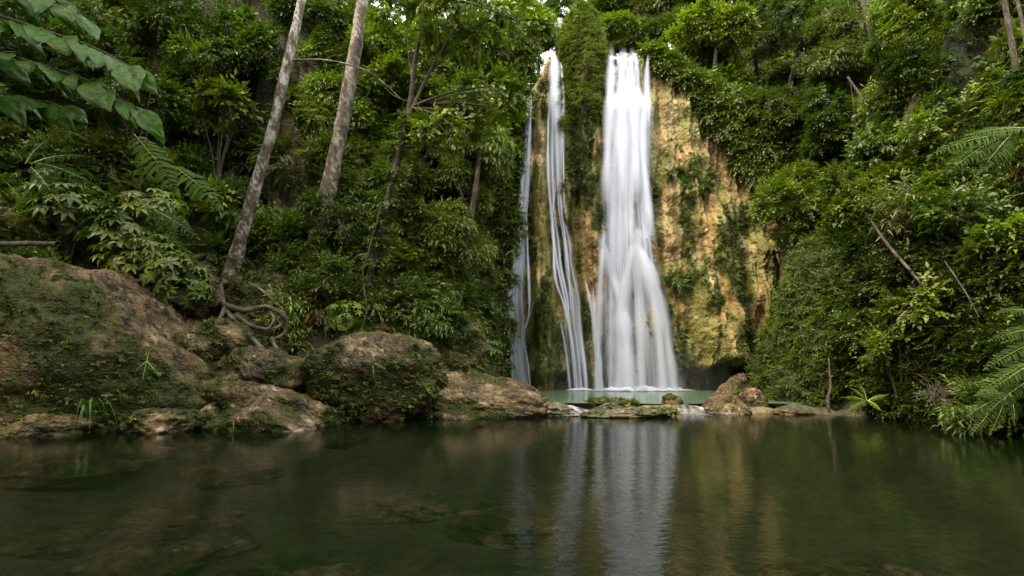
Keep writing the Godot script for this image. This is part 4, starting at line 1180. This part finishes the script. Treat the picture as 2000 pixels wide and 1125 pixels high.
	for a in [
		["sunlit lime green tree at the top right of the waterfall", Vector3(8.28, 14.25, -22.50), 1.5, 1.2, "broad", GREEN.lime],
		["grey green tree with a bare shoot beside the lime green one", Vector3(10.42, 15.52, -23.50), 1.7, 1.6, "small", GREEN.olive],
		["full crown at the middle of the right slope's upper edge", Vector3(11.03, 13.60, -21.00), 1.8, 1.6, "small", GREEN.mid],
		["thin leaning trunk's tree with a dark gap beneath its crown", Vector3(11.79, 11.77, -19.50), 1.5, 1.5, "long", GREEN.olive],
		["yellow green drooping tree at the top of the right slope", Vector3(11.90, 11.25, -17.00), 1.5, 1.5, "small", GREEN.fresh],
		["shaded tree in the upper right corner with upright trunks", Vector3(13.03, 10.52, -15.00), 1.6, 1.3, "small", GREEN.mid],
		["dark crown right of the yellow green drooping tree", Vector3(12.25, 9.17, -15.80), 1.2, 1.1, "broad", GREEN.mid],
		["grey green crown above the tan lower cliff bulge", Vector3(9.40, 9.88, -20.80), 1.4, 1.3, "small", GREEN.olive],
		["leafy crown in the middle of the right slope", Vector3(10.25, 8.98, -18.60), 1.2, 1.1, "small", GREEN.mid],
		["bright bushy crown low over the right end of the cliff", Vector3(9.07, 7.02, -19.00), 0.95, 0.75, "small", GREEN.fresh],
	]:
		jungle_tree("jungle_tree", a[0], a[1], a[2], a[3], a[4], a[5], "trees of the right slope")
	# trees outside the frame that shade the left shore and the near pool
	for a in [
		[Vector3(-9.5, 11.0, -8.0), 3.2, "huge boulder", Vector3(-13.0, 0, -8.5)], [Vector3(-12.5, 13.0, -12.0), 3.0, "fern hollow far left", Vector3(-18.0, 0, -13.0)], [Vector3(-10.0, 12.0, -2.5), 3.5, "left shore beside the camera", Vector3(-11.0, 0, -3.0)],
		[Vector3(-7.0, 14.0, 4.0), 3.5, "left shore behind the camera", Vector3(-9.5, 0, 4.0)], [Vector3(1.5, 14.0, 5.0), 3.4, "pool behind the camera", Vector3(2.0, 0, 11.0)],
		[Vector3(8.5, 13.0, 2.5), 3.4, "right shore behind the camera", Vector3(11.5, 0, 3.0)], [Vector3(12.0, 12.0, -5.5), 2.8, "right shore beside the camera", Vector3(13.0, 0, -5.0)], [Vector3(-6.4, 10.6, -9.4), 2.1, "broken rocks of the left shore", Vector3(-14.5, 0, -10.5)], [Vector3(-10.0, 12.4, -12.5), 2.4, "shadowed boulder of the left bank", Vector3(-16.0, 0, -14.5)],
	]:
		var foot: Vector3 = a[3]
		foot.y = land(foot.x, foot.z) - 0.2
		jungle_tree("canopy_tree", "tall tree whose spreading crown hangs over the " + a[2], a[0], a[1], 1.6, "broad", GREEN.mid, "overhanging trees round the near pool", 1.5, foot)

func bush(called: String, label: String, c: Vector3, r: Vector3, kind: String, clumps: int, each: int, size: float, tint: Color, group := "") -> void:
	var y := minf(land(c.x, c.z), c.y)
	var back := 0.0
	while back < 1.5 and land(c.x, c.z - back) < c.y - 1.6:
		back += 0.1
		y = minf(land(c.x, c.z - back), c.y)
	shrub(called, label, "shrub", c.x, c.z - back, r, maxf(0.1, c.y - y), kind, clumps, each, size, tint, group)

# a fern or feathery plant: each frond is [where it starts, where its tip ends, how much it bends]
func fern(called: String, label: String, category: String, fronds: Array, pairs: int, leaflet: float, width: float, tint: Color, fine := false) -> void:
	var o := thing(called, label, category, fronds[0][0])
	for f in fronds:
		var a: Vector3 = f[0]
		var d: Vector3 = f[1] - a
		var len := d.length()
		d /= len
		var lit := Vector3(0.1, 0.75, 0.6)
		var x := d.cross(lit).normalized()
		var m := put("frond", make_frond(pairs, len, leaflet * around(1.0, 0.15), width, f[2], tint * around(0.6, 0.2), fine), mat.fern, o)
		m.transform = Transform3D(Basis(x, d, x.cross(d)), a - fronds[0][0])

func make_big_leaf(sd: float) -> ArrayMesh:
	var p := PackedVector3Array()
	var c := PackedColorArray()
	var nu := 13
	var nv := 22
	for j in nv:
		var t := j / (nv - 1.0)
		var w := 0.36 * pow(sin(PI * pow(clampf(t * 0.985 + 0.012, 0.0, 1.0), 0.72)), 0.8) * (1.0 - 0.25 * t)
		for i in nu:
			var u := i / (nu - 1.0) * 2.0 - 1.0
			var rib := absf(sin(PI * 8.0 * (t - 0.32 * absf(u)))) * 0.034 * (1.0 - t * 0.5)
			var heart := -0.10 * absf(u) * sm(0.25, 0.0, t)
			p.append(Vector3(u * w, t + heart, (-0.12 - 0.3 * absf(noise.get_noise_1d(sd * 3.3))) * t * t + (0.04 + 0.14 * absf(noise.get_noise_1d(sd * 5.1 + 2.0))) * absf(u) * w / 0.36 + rib - 0.05 * u * u + 0.03 * noise.get_noise_2d(t * 3.0 + sd, u)))
			var vein := 1.0 + 0.25 * sm(0.1, 0.0, absf(u))
			c.append(Color(0.038, 0.088, 0.010) * vein * (1.0 + 0.2 * noise.get_noise_2d(t * 5.0 + sd, u * 3.0)))
	return mesh_of(p, c, grid_index(nu, nv), true)

func make_plants() -> void:
	for a in [["dark leafy bush growing from a ledge high on the bare ochre cliff", Vector2(6.64, 7.38), Vector3(0.6, 0.42, 0.4), 9], ["small leafy tuft on the bare ochre cliff beside the main waterfall", Vector2(5.92, 7.90), Vector3(0.22, 0.2, 0.2), 4], ["little fern bush in the cliff's lower crack right of the waterfall", Vector2(5.78, 3.90), Vector3(0.3, 0.25, 0.25), 5]]:
		var q: Vector2 = a[1]
		var t := thing("cliff_shrub", a[0], "shrub", Vector3(q.x, q.y, cliff_shape(q.x, q.y) - 0.05))
		var where: Array[Transform3D] = []
		var tints: Array[Color] = []
		var ends := crown_into(where, tints, Vector3(0, 0.05, 0.25), a[2], a[3], 9, 0.6, GREEN.mid, 0.35)
		scatter("foliage", spray.small, mat.leaf, where, tints, t)
		for k in 3:
			put("stem", tube([Vector3.ZERO, ends[k] * 0.5 + Vector3(0, 0.05, 0.1), ends[k]], [0.025, 0.018, 0.008], 5, 4, stem_tint), mat.bark, t)
	# the large ribbed leaves that reach in at the upper left
	var o := thing("big_leaf_branch", "branch of large drooping ribbed leaves reaching in at the upper left corner", "branch", Vector3(-6.74, 4.93, -6.20))
	var leaves := []
	for k in 8:
		leaves.append(make_big_leaf(k * 7.0 + 1.3))
	for b in [
		[[Vector3(-7.10, 6.20, -6.40), Vector3(-6.12, 5.74, -6.30), Vector3(-5.36, 5.42, -6.20), Vector3(-4.74, 5.05, -6.10)], 11],
		[[Vector3(-6.89, 5.36, -6.30), Vector3(-5.87, 5.11, -6.10), Vector3(-5.03, 4.81, -6.00), Vector3(-4.39, 4.55, -5.90), Vector3(-3.91, 4.27, -5.80)], 16],
		[[Vector3(-6.74, 4.93, -6.20), Vector3(-5.84, 4.64, -6.00), Vector3(-5.08, 4.41, -5.90), Vector3(-4.33, 4.13, -5.80), Vector3(-3.76, 3.79, -5.70)], 17],
		[[Vector3(-6.88, 4.43, -6.40), Vector3(-6.08, 4.32, -6.30), Vector3(-5.41, 4.15, -6.20), Vector3(-4.87, 4.02, -6.10)], 10],
	]:
		var rr := []
		for k in b[0].size():
			rr.append(0.022 * (1.0 - 0.75 * k / (b[0].size() - 1.0)))
		put("stem", tube(b[0].map(func(q): return q - o.position), rr, 6, 6, stem_tint), mat.bark, o)
		var n: int = b[1]
		for k in n:
			var t: float = (0.3 + 0.7 * k / (n - 1.0)) * (b[0].size() - 1.001)
			var i := int(t)
			var q: Vector3 = b[0][i].lerp(b[0][i + 1], t - i) - o.position
			var along: Vector3 = (b[0][i + 1] - b[0][i]).normalized()
			var hand := 1.0 if k % 2 == 0 else -1.0
			var d := (along * 0.6 + Vector3(0, 0, hand) * 0.55 + Vector3(0.15, -0.25 - rng.randf() * 0.35, 0.1) + ball() * 0.2).normalized()
			if k == n - 1:
				d = (along + Vector3(0, -0.3, 0)).normalized()
			var lit := (Vector3(0.15, 0.8, 0.45) + ball() * 0.55).normalized()
			var x := d.cross(lit).normalized()
			var m := put("leaf", leaves[rng.randi() % 8], mat.glossy_leaf, o)
			var stalk := d * 0.05 + Vector3(0, -0.01, 0)
			m.transform = Transform3D(Basis(x, d, x.cross(d)) * rng.randf_range(0.24, 0.46), q + stalk)
	# feathery fronds in the shade of the left bank
	fern("frond_plant", "two long feathery fronds arching over the dark hollow left of the slim trunk", "fern", [[Vector3(-7.85, 5.93, -11.80), Vector3(-6.61, 4.79, -11.30), 0.3], [Vector3(-7.09, 5.30, -11.90), Vector3(-5.81, 4.55, -11.40), 0.35]], 13, 0.36, 0.085, Color(0.06, 0.115, 0.014), true)
	fern("frond_plant", "pale feathery frond low beside the foot of the slim trunk", "fern", [[Vector3(-7.45, 4.37, -12.00), Vector3(-6.31, 3.89, -11.60), 0.35], [Vector3(-7.46, 4.42, -12.00), Vector3(-6.71, 3.66, -11.70), 0.35]], 13, 0.26, 0.06, Color(0.06, 0.10, 0.018), true)
	fern("fern", "dark ferns fanned out under the large ribbed leaves", "fern", [[Vector3(-9.68, 5.19, -11.50), Vector3(-8.57, 5.55, -11.20), 0.5], [Vector3(-9.58, 5.19, -11.50), Vector3(-8.28, 5.02, -11.00), 0.5], [Vector3(-9.68, 5.13, -11.50), Vector3(-8.72, 4.51, -11.00), 0.6], [Vector3(-9.79, 5.19, -11.50), Vector3(-9.45, 5.77, -11.40), 0.4]], 20, 0.24, 0.045, Color(0.04, 0.085, 0.012))
	fern("fern", "hanging grey green frond behind the thicker mottled trunk", "fern", [[Vector3(-4.87, 5.60, -15.20), Vector3(-3.93, 4.88, -14.80), 0.4], [Vector3(-4.87, 5.53, -15.20), Vector3(-4.08, 4.57, -14.90), 0.4]], 18, 0.3, 0.045, Color(0.075, 0.11, 0.05))
	fern("fern", "broad fern fronds hanging over the dark hollow at the right", "fern", [[Vector3(9.57, 5.61, -11.00), Vector3(7.91, 5.40, -10.60), 0.4], [Vector3(9.51, 5.55, -11.00), Vector3(8.19, 5.08, -10.50), 0.5], [Vector3(9.67, 5.61, -11.00), Vector3(8.76, 5.00, -10.50), 0.5], [Vector3(9.93, 5.74, -11.00), Vector3(8.86, 5.74, -10.90), 0.3]], 20, 0.3, 0.05, Color(0.065, 0.115, 0.03))
	fern("fern", "large layered fern at the right edge above the water", "fern", [[Vector3(8.92, 1.81, -9.90), Vector3(7.82, 1.79, -9.50), 0.4], [Vector3(8.86, 1.60, -9.90), Vector3(7.71, 1.38, -9.50), 0.5], [Vector3(8.83, 1.34, -9.90), Vector3(7.52, 1.04, -9.40), 0.55], [Vector3(8.67, 1.05, -9.80), Vector3(7.59, 0.70, -9.40), 0.6], [Vector3(8.91, 2.08, -10.00), Vector3(8.15, 2.21, -9.70), 0.4], [Vector3(8.69, 1.30, -9.70), Vector3(7.59, 1.10, -9.20), 0.6]], 20, 0.2, 0.04, Color(0.06, 0.105, 0.022), true)
	fern("fern", "low fern before a dark hollow near the right end of the shore", "fern", [[Vector3(8.12, 0.67, -9.90), Vector3(7.41, 0.57, -9.60), 0.6], [Vector3(8.12, 0.67, -9.90), Vector3(7.37, 0.29, -9.50), 0.6], [Vector3(8.17, 0.71, -9.90), Vector3(7.67, 0.26, -9.50), 0.6], [Vector3(8.22, 0.75, -9.90), Vector3(8.05, 0.38, -9.50), 0.6], [Vector3(8.13, 0.71, -9.90), Vector3(7.62, 0.82, -9.70), 0.5]], 18, 0.15, 0.032, Color(0.06, 0.10, 0.02), true)
	fern("fern", "bright green fern low on the right bank behind the shore", "fern", [[Vector3(7.43, 0.42, -12.60), Vector3(6.95, 0.62, -12.40), 0.6], [Vector3(7.43, 0.42, -12.60), Vector3(6.95, 0.36, -12.30), 0.6], [Vector3(7.48, 0.42, -12.60), Vector3(7.72, 0.63, -12.40), 0.6], [Vector3(7.48, 0.42, -12.60), Vector3(7.58, 0.34, -12.30), 0.6], [Vector3(7.45, 0.42, -12.60), Vector3(7.39, 0.77, -12.50), 0.6], [Vector3(7.45, 0.42, -12.60), Vector3(7.20, 0.75, -12.50), 0.6]], 18, 0.1, 0.022, Color(0.11, 0.18, 0.016))
	fern("fern", "tiny fern growing on the mossy flank of the huge boulder", "fern", [[Vector3(-5.98, 1.26, -9.75), Vector3(-6.09, 1.12, -9.60), 0.4], [Vector3(-5.98, 1.26, -9.75), Vector3(-5.97, 0.96, -9.60), 0.4], [Vector3(-5.98, 1.26, -9.75), Vector3(-5.70, 1.07, -9.60), 0.4], [Vector3(-5.98, 1.26, -9.75), Vector3(-5.91, 1.47, -9.65), 0.3]], 14, 0.075, 0.018, Color(0.06, 0.12, 0.03))
	fern("fern", "small sprig on the face of the rounded main boulder", "fern", [[Vector3(-2.81, 1.22, -12.00), Vector3(-3.01, 1.30, -11.85), 0.4], [Vector3(-2.81, 1.22, -12.00), Vector3(-2.53, 1.14, -11.85), 0.4], [Vector3(-2.81, 1.22, -12.00), Vector3(-2.74, 0.90, -11.85), 0.4]], 12, 0.09, 0.022, Color(0.055, 0.10, 0.02))
	# grass at the shore
	for g in [["clump of long arching grass blades on the flat corner rock", Vector3(-7.24, 0.30, -10.25), 16, 0.75], ["tuft of drooping grass at the slanted wet rock's edge", Vector3(-4.98, 0.08, -10.75), 6, 0.3]]:
		var t := thing("grass_clump", g[0], "grass", g[1])
		for k in g[2]:
			var a: float = TAU * k / g[2] + rng.randf_range(-0.3, 0.3)
			var out := Vector3(cos(a), 0, sin(a) * 0.7)
			var p := PackedVector3Array()
			var c := PackedColorArray()
			var high: float = g[3] * rng.randf_range(0.6, 1.1)
			var far: float = g[3] * rng.randf_range(0.35, 0.95)
			for j in 12:
				var f := j / 11.0
				var q := out * far * f + Vector3.UP * high * (1.9 * f - 2.2 * f * f)
				var w := 0.013 * (1.0 - f * f) + 0.001
				var across := out.cross(Vector3.UP).normalized()
				for e in [-1.0, 0.0, 1.0]:
					p.append(q + across * w * e + Vector3.UP * absf(e) * 0.004)
					c.append(Color(0.055, 0.115, 0.022) * (0.8 + 0.3 * f))
			put("blade", mesh_of(p, c, grid_index(3, 12)), mat.leaf, t)
	# shrubs one can tell apart
	for a in [
		["light green bush with hand shaped leaves over the shadowed boulder", Vector3(-8.25, 3.44, -12.60), Vector3(0.75, 0.5, 0.6), "hands", 12, 4, 0.9, GREEN.fresh],
		["bush with hand shaped leaves spilling over the top of the huge boulder", Vector3(-9.22, 4.24, -12.40), Vector3(0.8, 0.5, 0.6), "hands", 12, 4, 0.95, GREEN.mid],
		["low leafy plant between the huge boulder and the fern fronds", Vector3(-8.80, 4.81, -12.60), Vector3(0.7, 0.4, 0.6), "hands", 9, 4, 0.9, GREEN.fresh],
		["shaded hand leaved bush at the far left above the dead log", Vector3(-10.44, 4.86, -12.20), Vector3(0.7, 0.6, 0.6), "hands", 10, 4, 0.95, GREEN.mid],
		["sprawling bush with hanging leaf tips over the shadowed boulder's front", Vector3(-7.54, 2.87, -12.50), Vector3(0.5, 0.3, 0.4), "hands", 7, 3, 0.8, GREEN.mid],
		["heart leaved shrub with bright leaves right of the slim trunk", Vector3(-6.11, 4.86, -14.20), Vector3(0.5, 0.4, 0.4), "heart", 7, 3, 0.85, GREEN.fresh],
		["dim heart leaved shrub left of the slim trunk", Vector3(-7.33, 5.25, -14.20), Vector3(0.7, 0.5, 0.5), "heart", 9, 4, 0.9, GREEN.mid],
		["fine leaved bright bush high behind the ribbed leaves", Vector3(-10.66, 8.57, -14.60), Vector3(1.1, 0.7, 0.8), "small", 14, 10, 0.8, GREEN.mid],
		["broad leaved bush with lit tips above the fern fronds", Vector3(-8.69, 8.68, -15.40), Vector3(1.0, 0.6, 0.7), "broad", 12, 8, 0.8, GREEN.fresh],
		["bush beside the knee high stump of the thicker trunk", Vector3(-5.46, 4.20, -14.40), Vector3(0.6, 0.5, 0.5), "broad", 10, 8, 0.6, GREEN.mid],
		["trailing shrub below the thicker mottled trunk", Vector3(-4.41, 3.19, -14.00), Vector3(0.6, 0.55, 0.5), "small", 12, 10, 0.65, GREEN.mid],
		["little hand leaved plant left above the main boulder", Vector3(-3.79, 2.22, -13.30), Vector3(0.35, 0.25, 0.3), "hands", 5, 3, 0.45, GREEN.fresh],
		["shrub hanging behind the top of the main boulder", Vector3(-2.74, 2.73, -15.00), Vector3(0.7, 0.6, 0.5), "small", 12, 10, 0.7, GREEN.mid],
		["dense bush left of the split foot of the left cascade", Vector3(-1.24, 2.90, -16.80), Vector3(0.6, 0.7, 0.5), "small", 13, 11, 0.7, GREEN.mid],
		["shaded fern green bush under the lowest hanging tree", Vector3(-0.98, 1.58, -16.20), Vector3(0.6, 0.35, 0.4), "hands", 8, 3, 0.7, GREEN.mid],
	]:
		bush("shrub", a[0], a[1], a[2], a[3], a[4], a[5], a[6], a[7], "shrubs of the left bank")
	for a in [
		["sunlit dome of small leaves on the edge of the ivy wall", Vector3(8.57, 6.06, -16.30), Vector3(1.0, 0.55, 0.8), "small", 16, 12, 0.72, GREEN.fresh],
		["bright shrub crowning the ivy wall below the leaning trunk", Vector3(9.61, 6.14, -15.60), Vector3(0.9, 0.5, 0.7), "small", 14, 12, 0.72, GREEN.fresh],
		["light green shrub where the cliff disappears behind leaves", Vector3(8.68, 5.39, -16.60), Vector3(0.8, 0.6, 0.6), "small", 12, 11, 0.7, GREEN.fresh],
		["olive shrub with hanging tips over the ivy wall", Vector3(9.28, 4.65, -13.60), Vector3(0.8, 0.5, 0.6), "long", 12, 9, 0.7, GREEN.olive],
		["leafy shrub over the black hollow at the right", Vector3(9.61, 4.44, -12.30), Vector3(0.7, 0.5, 0.6), "broad", 10, 8, 0.65, GREEN.mid],
		["pointed leaved shrub at the right edge of the photo, halfway up", Vector3(9.70, 3.60, -11.40), Vector3(0.6, 0.5, 0.5), "broad", 10, 8, 0.65, GREEN.fresh],
		["yellow green shrub standing out low on the right bank", Vector3(8.74, 2.42, -11.80), Vector3(0.65, 0.5, 0.5), "broad", 11, 8, 0.6, GREEN.fresh],
		["dense dark shrub between ivy wall and the yellow green shrub", Vector3(8.27, 1.94, -12.40), Vector3(0.6, 0.5, 0.5), "small", 11, 10, 0.62, GREEN.mid],
		["bush of bright leaves above the brown dead bush", Vector3(8.26, 1.40, -11.20), Vector3(0.5, 0.4, 0.4), "broad", 9, 7, 0.55, GREEN.fresh],
		["bush overhanging the shore at the right below the large fern", Vector3(7.98, 0.42, -10.40), Vector3(0.5, 0.3, 0.4), "long", 8, 8, 0.55, GREEN.mid],
		["drooping shrub high at the right edge beside the upright trunks", Vector3(10.80, 7.07, -12.80), Vector3(0.9, 0.6, 0.7), "small", 13, 11, 0.7, GREEN.fresh],
	]:
		bush("shrub", a[0], a[1], a[2], a[3], a[4], a[5], a[6], a[7], "shrubs of the right bank")
	# a dead bush, logs, fallen branches and vines
	var dead := thing("dead_bush", "tangle of dry brown twigs on the right shore", "dead bush", Vector3(8.01, 0.53, -11.30))
	for k in 46:
		var d := (ball() + Vector3(-0.2, 0.5, 0.4)).normalized() * rng.randf_range(0.25, 0.6)
		put("twig", tube([Vector3.ZERO + ball() * 0.18, d * 0.6 + ball() * 0.06, d + Vector3(0, -0.12, 0) + ball() * 0.1], [0.008, 0.006, 0.003], 4, 4, func(_t, _d, w): return Color(0.10, 0.075, 0.055) * (1.0 + 0.6 * noise.get_noise_3d(w.x * 9.0, w.y * 9.0, w.z * 9.0))), mat.bark, dead)
	var grey := trunk_tint(Color(0.13, 0.105, 0.08), Color(0.055, 0.042, 0.03), -0.05, 3.0)
	for a in [
		["log", "broken grey log lying on the huge boulder at the left edge", "log", [Vector3(-10.47, 3.52, -11.20), Vector3(-9.78, 3.47, -11.10), Vector3(-9.11, 3.46, -11.00), Vector3(-8.53, 3.43, -10.90)], [0.055, 0.055, 0.05, 0.042]],
		["fallen_branch", "long bare dead branch slanting down across the ivy wall", "branch", [Vector3(8.57, 4.81, -14.00), Vector3(8.55, 3.84, -13.20), Vector3(8.63, 3.23, -12.70), Vector3(8.72, 2.78, -12.40)], [0.019, 0.033, 0.033, 0.019]],
		["fallen_branch", "thin dark stem leaning over the lower right bank", "branch", [Vector3(8.83, 3.27, -11.90), Vector3(8.81, 2.58, -11.40), Vector3(8.87, 2.07, -11.20)], [0.012, 0.014, 0.013]],
		["fallen_branch", "slender twig crossing the ivy below the dead branch", "branch", [Vector3(8.52, 2.67, -12.20), Vector3(8.05, 2.14, -12.20), Vector3(7.48, 1.41, -12.40), Vector3(7.25, 0.97, -12.80)], [0.010, 0.009, 0.007, 0.004]],
		["vine", "pale woody stem standing in the water under the ivy bank", "vine", [Vector3(7.07, 0.10, -13.40), Vector3(7.06, 0.39, -13.40), Vector3(7.19, 0.70, -13.50), Vector3(7.40, 1.30, -13.90)], [0.039, 0.029, 0.023, 0.013]],
		["tree_trunk", "bare trunk leaning left at the top of the right slope", "tree trunk", [Vector3(11.86, 8.08, -17.20), Vector3(11.56, 9.21, -17.20), Vector3(11.22, 10.53, -17.20), Vector3(10.98, 12.05, -17.20), Vector3(10.79, 13.42, -17.20)], [0.085, 0.078, 0.072, 0.065, 0.058]],
		["tree_trunk", "pale leaning stem in the gap of the right slope's shrubs", "tree trunk", [Vector3(10.75, 7.92, -16.50), Vector3(10.46, 8.50, -16.50), Vector3(10.21, 9.09, -16.60), Vector3(9.98, 9.62, -16.70)], [0.046, 0.042, 0.039, 0.033]],
		["tree_trunk", "upright dark trunk in the upper right corner", "tree trunk", [Vector3(11.34, 7.70, -12.60), Vector3(11.28, 8.68, -12.60), Vector3(11.20, 9.80, -12.60), Vector3(11.14, 10.43, -12.60)], [0.058, 0.055, 0.052, 0.046]],
		["tree_trunk", "second thin trunk at the right edge of the photo", "tree trunk", [Vector3(11.29, 7.85, -12.20), Vector3(11.21, 8.68, -12.20), Vector3(11.11, 9.65, -12.20)], [0.039, 0.036, 0.033]],
		["tree_trunk", "grey trunk standing half hidden among leaves beside the cascades", "tree trunk", [Vector3(-1.43, 3.84, -17.20), Vector3(-1.29, 5.07, -17.20), Vector3(-1.10, 6.32, -17.20), Vector3(-0.96, 7.63, -17.30)], [0.104, 0.098, 0.085, 0.065]],
		["tree_trunk", "slender bare stem behind the forked tree", "tree trunk", [Vector3(-1.45, 6.01, -17.20), Vector3(-1.72, 6.80, -17.20), Vector3(-1.92, 7.56, -17.20), Vector3(-2.06, 8.28, -17.30)], [0.033, 0.033, 0.029, 0.026]],
		["vine", "thin straight vine hanging before the right slope", "vine", [Vector3(9.57, 9.22, -15.90), Vector3(9.56, 8.12, -15.80), Vector3(9.49, 7.12, -15.70)], [0.009, 0.008, 0.007]],
		["vine", "vine wound along the forked tree and dangling to the main boulder", "vine", [Vector3(-3.17, 5.00, -14.00), Vector3(-3.40, 3.97, -13.90), Vector3(-3.55, 3.23, -13.90), Vector3(-3.43, 2.50, -13.90), Vector3(-3.56, 1.90, -13.90)], [0.013, 0.014, 0.014, 0.013, 0.010]],
		["vine", "pale roots dangling over the cliff foot behind the ledge", "vine", [Vector3(-1.57, 3.19, -15.60), Vector3(-1.49, 2.77, -15.50), Vector3(-1.56, 2.37, -15.50), Vector3(-1.50, 2.03, -15.50)], [0.013, 0.012, 0.009, 0.007]],
		["vine", "hanging rootlet beside the pale dangling roots", "vine", [Vector3(-1.29, 3.06, -15.60), Vector3(-1.40, 2.64, -15.50), Vector3(-1.44, 2.23, -15.50)], [0.008, 0.008, 0.005]],
	]:
		var base: Vector3 = a[3][0]
		var t := put(a[0], tube(a[3].map(func(q): return q - base), a[4], 10, 8, grey, 0.2), mat.bark)
		t.position = base
		tag(t, a[1], a[2])

# ---------------------------------------------------------------- the scene

func _ready() -> void:
	rng.seed = 20240611
	noise.frequency = 1.0
	noise.fractal_type = FastNoiseLite.FRACTAL_NONE
	rough.frequency = 1.0
	rough.fractal_type = FastNoiseLite.FRACTAL_FBM
	rough.fractal_octaves = 4
	rough.seed = 11
	ridge.frequency = 1.0
	ridge.fractal_type = FastNoiseLite.FRACTAL_RIDGED
	ridge.fractal_octaves = 3
	ridge.seed = 23

	var cam := Camera3D.new()
	cam.name = "camera"
	cam.fov = 52.0
	cam.far = 600.0
	cam.near = 0.05
	cam.position = Vector3(0, 1.3, 0)
	cam.rotation_degrees.x = 6.8
	add_child(cam)
	cam.current = true

	var env := Environment.new()
	env.background_mode = Environment.BG_SKY
	env.sky = Sky.new()
	var sky := ProceduralSkyMaterial.new()
	sky.sky_top_color = lin(0.94, 0.965, 0.95)
	sky.sky_horizon_color = lin(0.97, 0.98, 0.96)
	sky.sky_curve = 0.2
	sky.ground_bottom_color = lin(0.08, 0.08, 0.06)
	sky.ground_horizon_color = lin(0.2, 0.2, 0.18)
	sky.sun_angle_max = 1.0
	env.sky.sky_material = sky
	env.background_energy_multiplier = 1.0
	env.tonemap_mode = Environment.TONE_MAPPER_LINEAR
	env.tonemap_exposure = 5.5
	env.volumetric_fog_enabled = true
	env.volumetric_fog_density = 0.0
	env.sdfgi_enabled = true
	env.ssao_enabled = true
	env.ssil_enabled = true
	var around_us := WorldEnvironment.new()
	around_us.name = "environment"
	around_us.environment = env
	add_child(around_us)

	var sun := DirectionalLight3D.new()
	sun.name = "sun"
	sun.light_color = Color(1.0, 0.94, 0.83)
	sun.light_energy = 0.42
	sun.light_angular_distance = 25.0
	sun.shadow_enabled = true
	add_child(sun)
	sun.look_at_from_position(Vector3(-0.48, 1.0, 0.42), Vector3.ZERO)

	make_materials()
	make_sprays()
	make_ground()
	make_cliff()
	make_falls()
	make_water()
	mist()
	make_rocks()
	make_cover()
	make_trees()
	make_jungle()
	make_plants()
